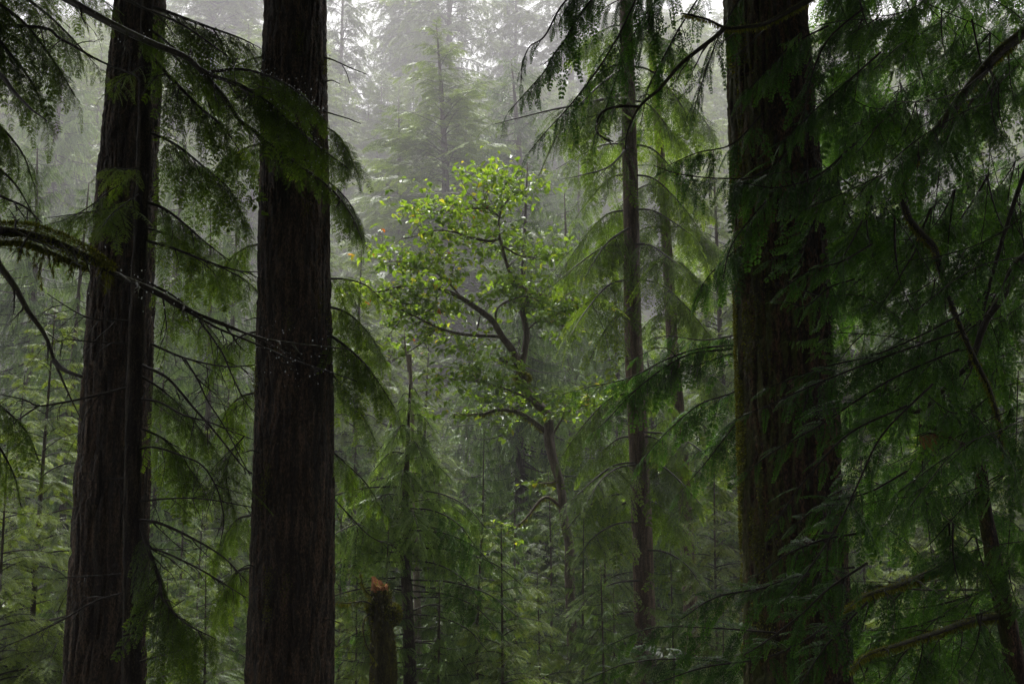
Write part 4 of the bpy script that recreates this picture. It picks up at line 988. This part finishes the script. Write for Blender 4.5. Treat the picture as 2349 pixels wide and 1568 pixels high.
O([(-60, 960), (-10, 1010), (30, 1080), (50, 1160)], .015, 16, .5, .9, .5, 12)
# the long dark limb crossing the top left, with its wide spray over the second trunk
LB = branch(tO, oO, [(-330, -260, 8.5), (40, -60, 7.6), (157, 0, 7.4), (256, 55, 7.3), (348, 99, 7.2), (421, 128, 7.2), (457, 157, 7.2), (512, 219, 7.2), (549, 274, 7.2), (585, 300, 7.2), (640, 347, 7.2), (713, 395, 7.2), (768, 439, 7.2), (806, 490, 7.2), (830, 548, 7.2)], .036, .004, 'mossbranch', lf(34, .45, .75, .5, .62, tone=-0.08), seed=21, twigs=20, drops=160, dsize=0.0035)
branch(tO, oO, [(457, 157, 7.2), (494, 176, 7.2), (549, 194, 7.2), (622, 240, 7.1), (677, 290, 7.1), (740, 340, 7.1), (800, 385, 7.1)], .018, .004, 'twig', lf(30, .5, .55, .5, .15, tone=-0.05), seed=22, twigs=14, drops=220, dsize=0.0035)
branch(tO, oO, [(480, 165, 7.3), (560, 160, 7.2), (640, 185, 7.2), (700, 225, 7.1), (745, 275, 7.1)], .014, .004, 'twig', lf(26, .42, .5, .4, .15, tone=-0.03), seed=23, twigs=6, drops=200, dsize=0.0035)
branch(tO, oO, [(-330, 60, 8.5), (60, 60, 8.2), (140, 90, 8), (230, 140, 8), (320, 175, 7.8)], .018, .006, 'twig', seed=24, twigs=8)
branch(tO, oO, [(1, -40, 8.3), (250, -10, 8.3), (330, 20, 8.3), (420, 60, 8.2), (520, 130, 8.2)], .018, .006, 'twig', seed=25, twigs=8)
# near mossy limb that sweeps across both trunks
d = 4.6
NM = branch(tO, oO, [(-330, 480, 6.5), (-40, 522, d), (0, 527, d), (55, 534, d), (128, 556, d), (201, 589, d), (256, 626, d), (329, 655, d), (402, 692, d), (476, 732, d), (585, 772, d), (658, 787, d), (803, 803, d)], .022, .0025, 'mossbranch', seed=31, twigs=18, twig_len=.35, drops=90, dsize=0.0025)
branch(tO, oO, [(300, 645, d), (402, 698, d), (494, 750, d), (585, 787, d), (658, 820, d), (732, 845, d), (820, 875, d)], .008, .002, 'twig', seed=32, drops=60, dsize=0.0025, twigs=6, twig_len=.3)
branch(tO, oO, [(330, 655, d), (420, 705, d), (530, 748, d), (640, 800, d), (700, 828, d)], .006, .002, 'twig', seed=33, drops=40, dsize=0.0025)
mossq(px_path([(-20, 520, d), (55, 520, d), (128, 540, d), (201, 575, d), (262, 612, d)]), [.022, .022, .022, .018, .008], 6000, .018, 5, .3, w=.3).obj("moss", [M['moss']], NM, oO)
mossq(px_path([(-20, 545, d), (60, 548, d), (130, 575, d), (200, 605, d)]), [.014, .014, .014, .008], 3000, .018, 6, .35, w=.3).obj("moss", [M['moss']], NM, oO)
r = np.random.default_rng(8); strands = []
for i in range(22):
    x = 20 + 240 * r.random(); y = 550 + x * .28; hh = 12 + 70 * r.random() ** 2.2
    strands.append(mossq(px_path([(x, y, d), (x + 4 * r.normal(), y + hh * .5, d), (x + 6 * r.normal(), y + hh, d)]), [.003, .002, .0005], int(30 + hh * 1.6), .014, i, .85, w=.12))
Q.cat(strands).obj("moss", [M['moss']], NM, oO)

# boughs round the second trunk's right side -------------------------------
def B(pts, r0, n, L, dr=0.6, dd=0, seed=0, d0=10.0, **kw):
    m = len(pts); return branch(tB, oB, [(x, y, d0 + dd * i / (m - 1)) for i, (x, y) in enumerate(pts)], r0, 0.004, 'twig', lf(n, L, dr, .7, .05) if n else None, seed=seed, leafmat='hemlock', **kw)
B([(745, 132), (765, 138), (800, 154), (844, 170)], .010, 0, 0, seed=1, d0=9.8); B([(785, 150), (794, 165), (802, 190)], .005, 0, 0, seed=2, d0=9.8)
B([(745, 256), (765, 262), (800, 272), (828, 283)], .010, 0, 0, seed=3, d0=9.8)
B([(745, 640), (790, 640), (840, 655), (880, 690)], .014, 9, .45, .6, .6, 4)
B([(745, 700), (800, 720), (850, 770), (885, 830)], .014, 14, .5, .7, .4, 5)
B([(745, 760), (800, 800), (850, 850), (905, 935)], .016, 16, .55, .7, -.4, 6)
B([(745, 840), (790, 890), (830, 950), (860, 1010)], .012, 10, .42, .7, .5, 7)
B([(745, 1020), (790, 1060), (840, 1110), (880, 1180)], .010, 10, .4, .8, .8, 8, twigs=6)
B([(745, 1120), (800, 1180), (850, 1230), (900, 1250)], .008, 0, 0, seed=9, twigs=8)
B([(745, 290), (775, 310), (800, 350), (822, 400)], .010, 16, .4, .8, .3, 10)
B([(745, 410), (780, 440), (810, 480), (832, 545)], .010, 16, .4, .8, .3, 11)
rs = np.random.default_rng(12)
for i in range(9):
    y = 100 + 1400 * rs.random(); sx = -1 if rs.random() < .5 else 1; hw = (75 + 23 * y / 1568) * .8; cx = 682 - 22 * y / 1568
    branch(tB, oB, [(cx + sx * hw, y, 9.75), (cx + sx * (hw + 18), y - 6, 9.6), (cx + sx * (hw + 26 + 20 * rs.random()), y + 2, 9.55)], .009, .004, 'twig', seed=70 + i, name='dead_stub')
for i in range(16):
    y = 60 + 1450 * rs.random(); a_ = rs.random() * 3.0 - 3.05; hw = (75 + 23 * y / 1568) / FPX * 10; c_ = P(682 - 22 * y / 1568, y, 10) + np.array([math.cos(a_), math.sin(a_), 0]) * hw * .985
    D2 = rs.normal(size=(260, 3)) * np.array([.03, .03, .07 + .05 * rs.random()]); pp = c_ + D2 * .8; L2 = .008 + .014 * rs.random(260)
    nn_ = nrm(rs.normal(size=(260, 3)) + np.array([math.cos(a_), math.sin(a_), -.4]))
    Q(leafquads(pp, pp + nn_ * L2[:, None], L2 * .6, rs.normal(size=(260, 3))), (.25 + .2 * rs.normal(size=260)).astype(np.float32), np.zeros(260, np.int32)).obj("moss", [M['moss']], tB, oB)
# left side of the second trunk
for i, (y, L) in enumerate([(130, 90), (330, 90), (560, 70), (760, 80), (900, 70), (1180, 70), (1300, 60)]):
    B([(605 - y * .02, y), (570 - y * .02, y + 10), (560 - L * .6, y + 45), (560 - L, y + 110)], .014, 14, .5, .8, .8, 20 + i)

# ------------------------------------------------------------------ cedar outside the right edge and its limbs
p1 = P(2560, 784, 8.0)
tR, oR = offtree("cedar_tree", "dark cedar outside the right edge whose boughs and mossy limbs fill the right side", p1[0], 8.0, 30, 0.35, GBIG, leaf='cedar', rot=2.5, cf=14, bark='bark_moss')
def RB(pts, r0=.014, n=0, L=.4, dr=.5, dd=0, seed=0, d0=7.0, mat='twig', moss=None, tone=0., twigs=5, hang=.5, t0=.1, r1=.003, kind='c', up=(0, 0, 1), **kw):
    m = len(pts); return branch(tR, oR, [(x, y, d0 + dd * i / (m - 1)) for i, (x, y) in enumerate(pts)], r0, r1, mat, dict(k=kind, n=n, Ln=L, droop=dr, hang=hang, jit=.3, t0=t0, tone=tone, up=nrm(np.array(up, float))) if n else None, moss, twigs if n or twigs else 0, seed=seed, leafmat='cedar', **kw)
# mossy bent limb
RB([(2560, -120), (2349, 73), (2295, 117), (2241, 179), (2168, 274), (2113, 347), (2077, 395), (2070, 439), (2084, 501), (2139, 563), (2149, 597), (2186, 717), (2230, 820), (2259, 882), (2281, 955), (2290, 1040)], .045, r1=.012, mat='mossbranch', moss=(5200, .022, .45), twigs=8, seed=1, name="mossy_limb")
RB([(2560, 420), (2349, 590), (2300, 680), (2261, 736), (2226, 827), (2186, 867), (2113, 937), (2061, 929), (2021, 907), (1985, 870)], .035, r1=.008, mat='mossbranch', twigs=8, seed=2, dd=.6, name="limb")
RB([(2420, 200), (2349, 400), (2310, 516), (2259, 699), (2241, 794)], .02, r1=.01, twigs=6, seed=3, dd=.4, name="limb")
# leaning dark stem with two arching mossy limbs, a tree of its own
tQ, oQ = slim("maple_tree", "leaning dark stem with two long mossy arching limbs near the bottom right corner", [(2332, 1568), (2288, 1323), (2259, 1177), (2243, 1050), (2190, 1015), (2150, 985), (2110, 975)], 8.2, 46, 5, 'bark_moss', None, GS, k=40, depth=0.008)
def QB(pts, r0, **kw):
    return branch(tQ, oQ, [(x, y, 8.2 - .3 * i) for i, (x, y) in enumerate(pts)], r0, .006, 'mossbranch', **kw)
QB([(2275, 1296), (2200, 1290), (2120, 1318), (2060, 1340), (1985, 1362), (1930, 1400)], .032, moss=(2600, .022, .4), seed=1, twigs=10, name="mossy_limb")
QB([(2288, 1412), (2230, 1420), (2150, 1448), (2060, 1475), (1990, 1495), (1945, 1530)], .028, moss=(2600, .022, .4), seed=2, twigs=8, name="mossy_limb")
QB([(2300, 1350), (2200, 1352), (2100, 1350), (2010, 1340)], .010, seed=3, twigs=5)
# boughs
cp = [
 # glossy fronds before the mossy trunk
 ([(2240, 700), (2120, 765), (2008, 812), (1890, 840), (1765, 884)], 24, .30, 6.2), ([(2200, 760), (2030, 818), (1873, 880), (1765, 929), (1693, 960)], 26, .28, 6.0),
 ([(2200, 800), (2040, 872), (1873, 978), (1780, 1030), (1713, 1078)], 24, .30, 6.0), ([(2080, 930), (1948, 994), (1857, 1090), (1813, 1149), (1784, 1195)], 14, .28, 5.8),
 ([(2140, 880), (2025, 995), (1966, 1112), (1919, 1207), (1838, 1325), (1787, 1382)], 22, .30, 5.8), ([(1990, 1290), (1900, 1350), (1835, 1410), (1747, 1475), (1705, 1500)], 16, .28, 5.6),
 ([(1960, 1300), (1880, 1310), (1800, 1330), (1720, 1360)], 16, .28, 6.0), ([(1980, 1220), (1880, 1240), (1800, 1275), (1735, 1320)], 14, .26, 6.0),
 ([(1850, 1330), (1740, 1350), (1640, 1370), (1560, 1420)], 18, .30, 6.4), ([(1990, 1380), (1940, 1430), (1880, 1500), (1830, 1580)], 14, .26, 5.6),
 ([(1960, 1400), (1780, 1500), (1620, 1530), (1490, 1572)], 20, .30, 6.2), ([(1780, 1450), (1640, 1440), (1500, 1440), (1400, 1480)], 22, .36, 8.0),
 ([(1700, 1520), (1560, 1510), (1440, 1520), (1340, 1560)], 20, .38, 8.4), ([(1960, 640), (1900, 660), (1850, 700), (1800, 690)], 10, .26, 6.5),
 ([(2000, 560), (1930, 600), (1860, 620), (1800, 660)], 12, .28, 6.5), ([(2080, 1080), (1990, 1130), (1900, 1150), (1830, 1200)], 14, .28, 6.2),
]
for i, (pts, n, L, dd0) in enumerate(cp): RB(pts, .007, int(n * .75), L * 1.05, .25, 0, 100 + i, dd0, twigs=2, tone=.02, twig_len=.15, up=(0.1, -.7, .7), kind='c')
# bluish boughs crossing the slender brown trunk
for i, (pts, n, L) in enumerate([([(1900, 740), (1760, 790), (1666, 814), (1581, 838), (1521, 797), (1436, 830)], 22, .42), ([(1700, 790), (1600, 800), (1524, 826), (1470, 855), (1424, 872), (1342, 889), (1290, 905)], 28, .48), ([(1680, 800), (1590, 810), (1538, 834), (1478, 877), (1436, 916), (1393, 963), (1362, 990)], 26, .48), ([(1750, 860), (1680, 900), (1600, 930), (1520, 1000), (1470, 1060)], 22, .5), ([(1790, 900), (1700, 960), (1620, 1060), (1560, 1130)], 20, .5), ([(1750, 760), (1680, 770), (1610, 780), (1540, 770), (1500, 775)], 18, .38)]):
    RB(pts, .012, int(n * .85), L, .4, 0, 130 + i, 10.6, twigs=2, tone=0.06, hang=.5, up=(0.1, -.6, .8), kind='c2')
# top right curtain
cur = [
 ([(1430, -80), (1340, 20), (1296, 92), (1270, 126), (1250, 163), (1215, 203), (1169, 256)], 26, .34, 7.5), ([(1400, -60), (1300, 0), (1250, 83), (1215, 109), (1199, 150), (1195, 192)], 18, .26, 7.5),
 ([(1480, -50), (1430, 60), (1403, 109), (1369, 163), (1310, 240), (1256, 300), (1215, 350)], 26, .36, 7.8), ([(1380, -60), (1340, -20), (1300, 20), (1280, 60)], 12, .25, 7.5),
 ([(1560, -60), (1490, 20), (1440, 110), (1400, 220), (1370, 300)], 24, .40, 8.2), ([(1640, -60), (1580, 30), (1540, 100), (1490, 200), (1470, 290)], 24, .40, 8.4),
 ([(1600, -80), (1500, -30), (1400, 10), (1340, 60)], 22, .36, 8.0), ([(1720, -40), (1660, 60), (1620, 160), (1590, 260)], 20, .38, 8.0),
 ([(1750, 260), (1680, 330), (1600, 350), (1530, 380)], 20, .36, 8.0), ([(1830, 330), (1740, 400), (1660, 410), (1560, 400), (1500, 380)], 24, .34, 7.6),
 ([(1900, 60), (1820, 100), (1760, 160), (1700, 220)], 20, .36, 7.5), ([(1980, 20), (1900, 90), (1860, 180), (1840, 280)], 20, .36, 7.2),
 ([(2020, 120), (1930, 200), (1860, 260), (1790, 330)], 22, .36, 7.0), ([(1960, 330), (1880, 400), (1790, 430), (1700, 420)], 22, .34, 7.2),
 ([(1800, 420), (1740, 480), (1680, 560), (1660, 640)], 16, .34, 7.8), ([(1740, 540), (1680, 580), (1620, 640), (1590, 700)], 14, .36, 8.8),
]
for i, (pts, n, L, dd0) in enumerate(cur): RB(pts, .009, int(n * .85), L * 1.05, .6, 0, 160 + i, dd0, twigs=3, tone=-.05, hang=.7, up=(0, -.35 * (i % 3), .8), kind=('c', 'c', 'c2')[i % 3], twig_len=.25)
# mass on the right
r = np.random.default_rng(91)
for i in range(140):
    top = i >= 88
    x0 = (1900 if top else 2000) + (500 if top else 420) * r.random(); y0 = (-150 + 800 * r.random()) if top else -120 + 1640 * ((i * 0.618 + r.random() * .2) % 1)
    L = 110 + 200 * r.random(); sg = -1 if r.random() < .72 else 1; sl_ = -.1 + 1.1 * r.random(); dd0 = (9 + 5 * r.random()) if top else 6.4 + 5.5 * r.random()
    if sg > 0: x0 -= 130
    up = (0.3 * r.normal(), -.9 * r.random(), .75); kd = ('C', 'c2', 'c', 'c')[i % 4]
    RB([(x0 - sg * 70, y0 - 20 - 40 * r.random()), (x0, y0), (x0 + sg * L * .5, y0 + L * .4 * sl_ + 12 * r.normal()), (x0 + sg * L, y0 + L * sl_ * 1.2)], .004, 5 if kd == 'C' else 12, (.085 if kd == 'C' else .05) * dd0 * (.75 + .6 * r.random()), .5, (r.random() - .5) * 2.5, 200 + i, dd0, twigs=3, tone=.25 * r.random(), hang=.6, kind=kd, up=up, twig_len=.25)
for i in range(9):     # hanging bare twigs and vines
    x0 = 1960 + 380 * r.random(); y0 = -40 + 900 * r.random(); hh = 200 + 350 * r.random(); s = (r.random() - .5) * 160
    RB([(x0, y0), (x0 + s * .2, y0 + hh * .4), (x0 + s * .6, y0 + hh * .75), (x0 + s, y0 + hh)], .004, seed=300 + i, d0=6.5 + 2.5 * r.random(), twigs=4, twig_len=.25)
# dead orange spray
RB([(2110, 1000), (2130, 994), (2150, 1000), (2160, 1010)], .004, seed=350, d0=6.8, twigs=0)
bd = branch(tR, oR, [(2100, 1000, 6.8), (2125, 992, 6.8), (2150, 996, 6.8)], .004, .002, 'twig', dict(k='c', n=4, Ln=.14, droop=.8, hang=.5, jit=.3), seed=351, leafmat='dead', leafname='dead_frond')
# long mossy branch at the top crossing the mossy trunk
for i, pts in enumerate([[(1980, -70), (1857, 0), (1809, 27), (1754, 55), (1709, 62), (1663, 64), (1619, 44), (1564, 31)], [(1663, 64), (1637, 88), (1564, 146), (1513, 205), (1468, 245), (1441, 297), (1433, 345)], [(1468, 245), (1429, 244), (1390, 252), (1371, 274), (1369, 302), (1386, 317), (1407, 326)]]):
    RB(pts, (.026, .02, .012)[i], seed=360 + i, d0=7.2, mat='mossbranch', twigs=5, moss=(1200, .018, .8) if i == 0 else None, name="mossy_limb", r1=.006)

# ------------------------------------------------------------------ unseen trees added round the viewer, their crowns keep light off the near wood
GO = "unseen tall trees added beside and behind the viewer for shade"
for i, (x, y, hh, c) in enumerate([(-8, 1, 32, 9), (8.5, 0, 34, 8), (-3.5, -6, 33, 8), (5, -7, 35, 9), (-12, -4, 30, 7), (12.5, 3, 33, 7), (-13.5, 5, 32, 9), (0.5, -12, 34, 6), (14, -6, 34, 6), (-9.5, -12, 33, 6), (9, -15, 33, 6), (15, 10, 34, 9)]):
    z0 = float(gz(x, y)) - .3; e = empty("hemlock_tree", (x, y, z0)); setp(e, "tall unseen hemlock added beside or behind the viewer for shade", 'tree', GO)
    if i == 0:
        sA = stem("trunk", np.array([[0, 0, 0], [.1, 0, 12.], [0, .1, 24.], [0, 0, 38.]]), [.42, .36, .25, .04], M['bark'], e, k=24, n=40)
    else:
        sA2 = sA.copy(); COL.objects.link(sA2); sA2.parent = e; sA = sA2
    canopy(e, (0, 0, c + 2.5 - z0), i * 1.1, 'hemlock')

# ------------------------------------------------------------------ haze
bm_v = np.array([[x, y, z] for z in (-22.0, 75.0) for x, y in ((-272, -92), (272, -92), (272, 422), (-272, 422))], float)
bm_v[:4, 2] = float(G[:, 2].min()) - 1; bm_v[4:, 2] = float(G[:, 2].max()) + 45
hz = mesh_obj("haze", bm_v, [[0, 3, 2, 1], [4, 5, 6, 7], [0, 1, 5, 4], [1, 2, 6, 5], [2, 3, 7, 6], [3, 0, 4, 7]], [], None, None, False)
m, N, L, out = new_mat("haze")
v = N.new("ShaderNodeVolumePrincipled"); v.inputs['Color'].default_value = (0.95, 0.92, 0.95, 1); v.inputs['Density'].default_value = HAZE_DENSITY
v.inputs['Anisotropy'].default_value = 0.0
L.new(v.outputs[0], out.inputs['Volume'])
hz.data.materials.append(m); setp(hz, kind='stuff')
tot = sum(len(o.data.polygons) for o in {o.data.name: o for o in bpy.data.objects if o.type == 'MESH'}.values())
print("POLYS", tot, "OBJS", len(bpy.data.objects))
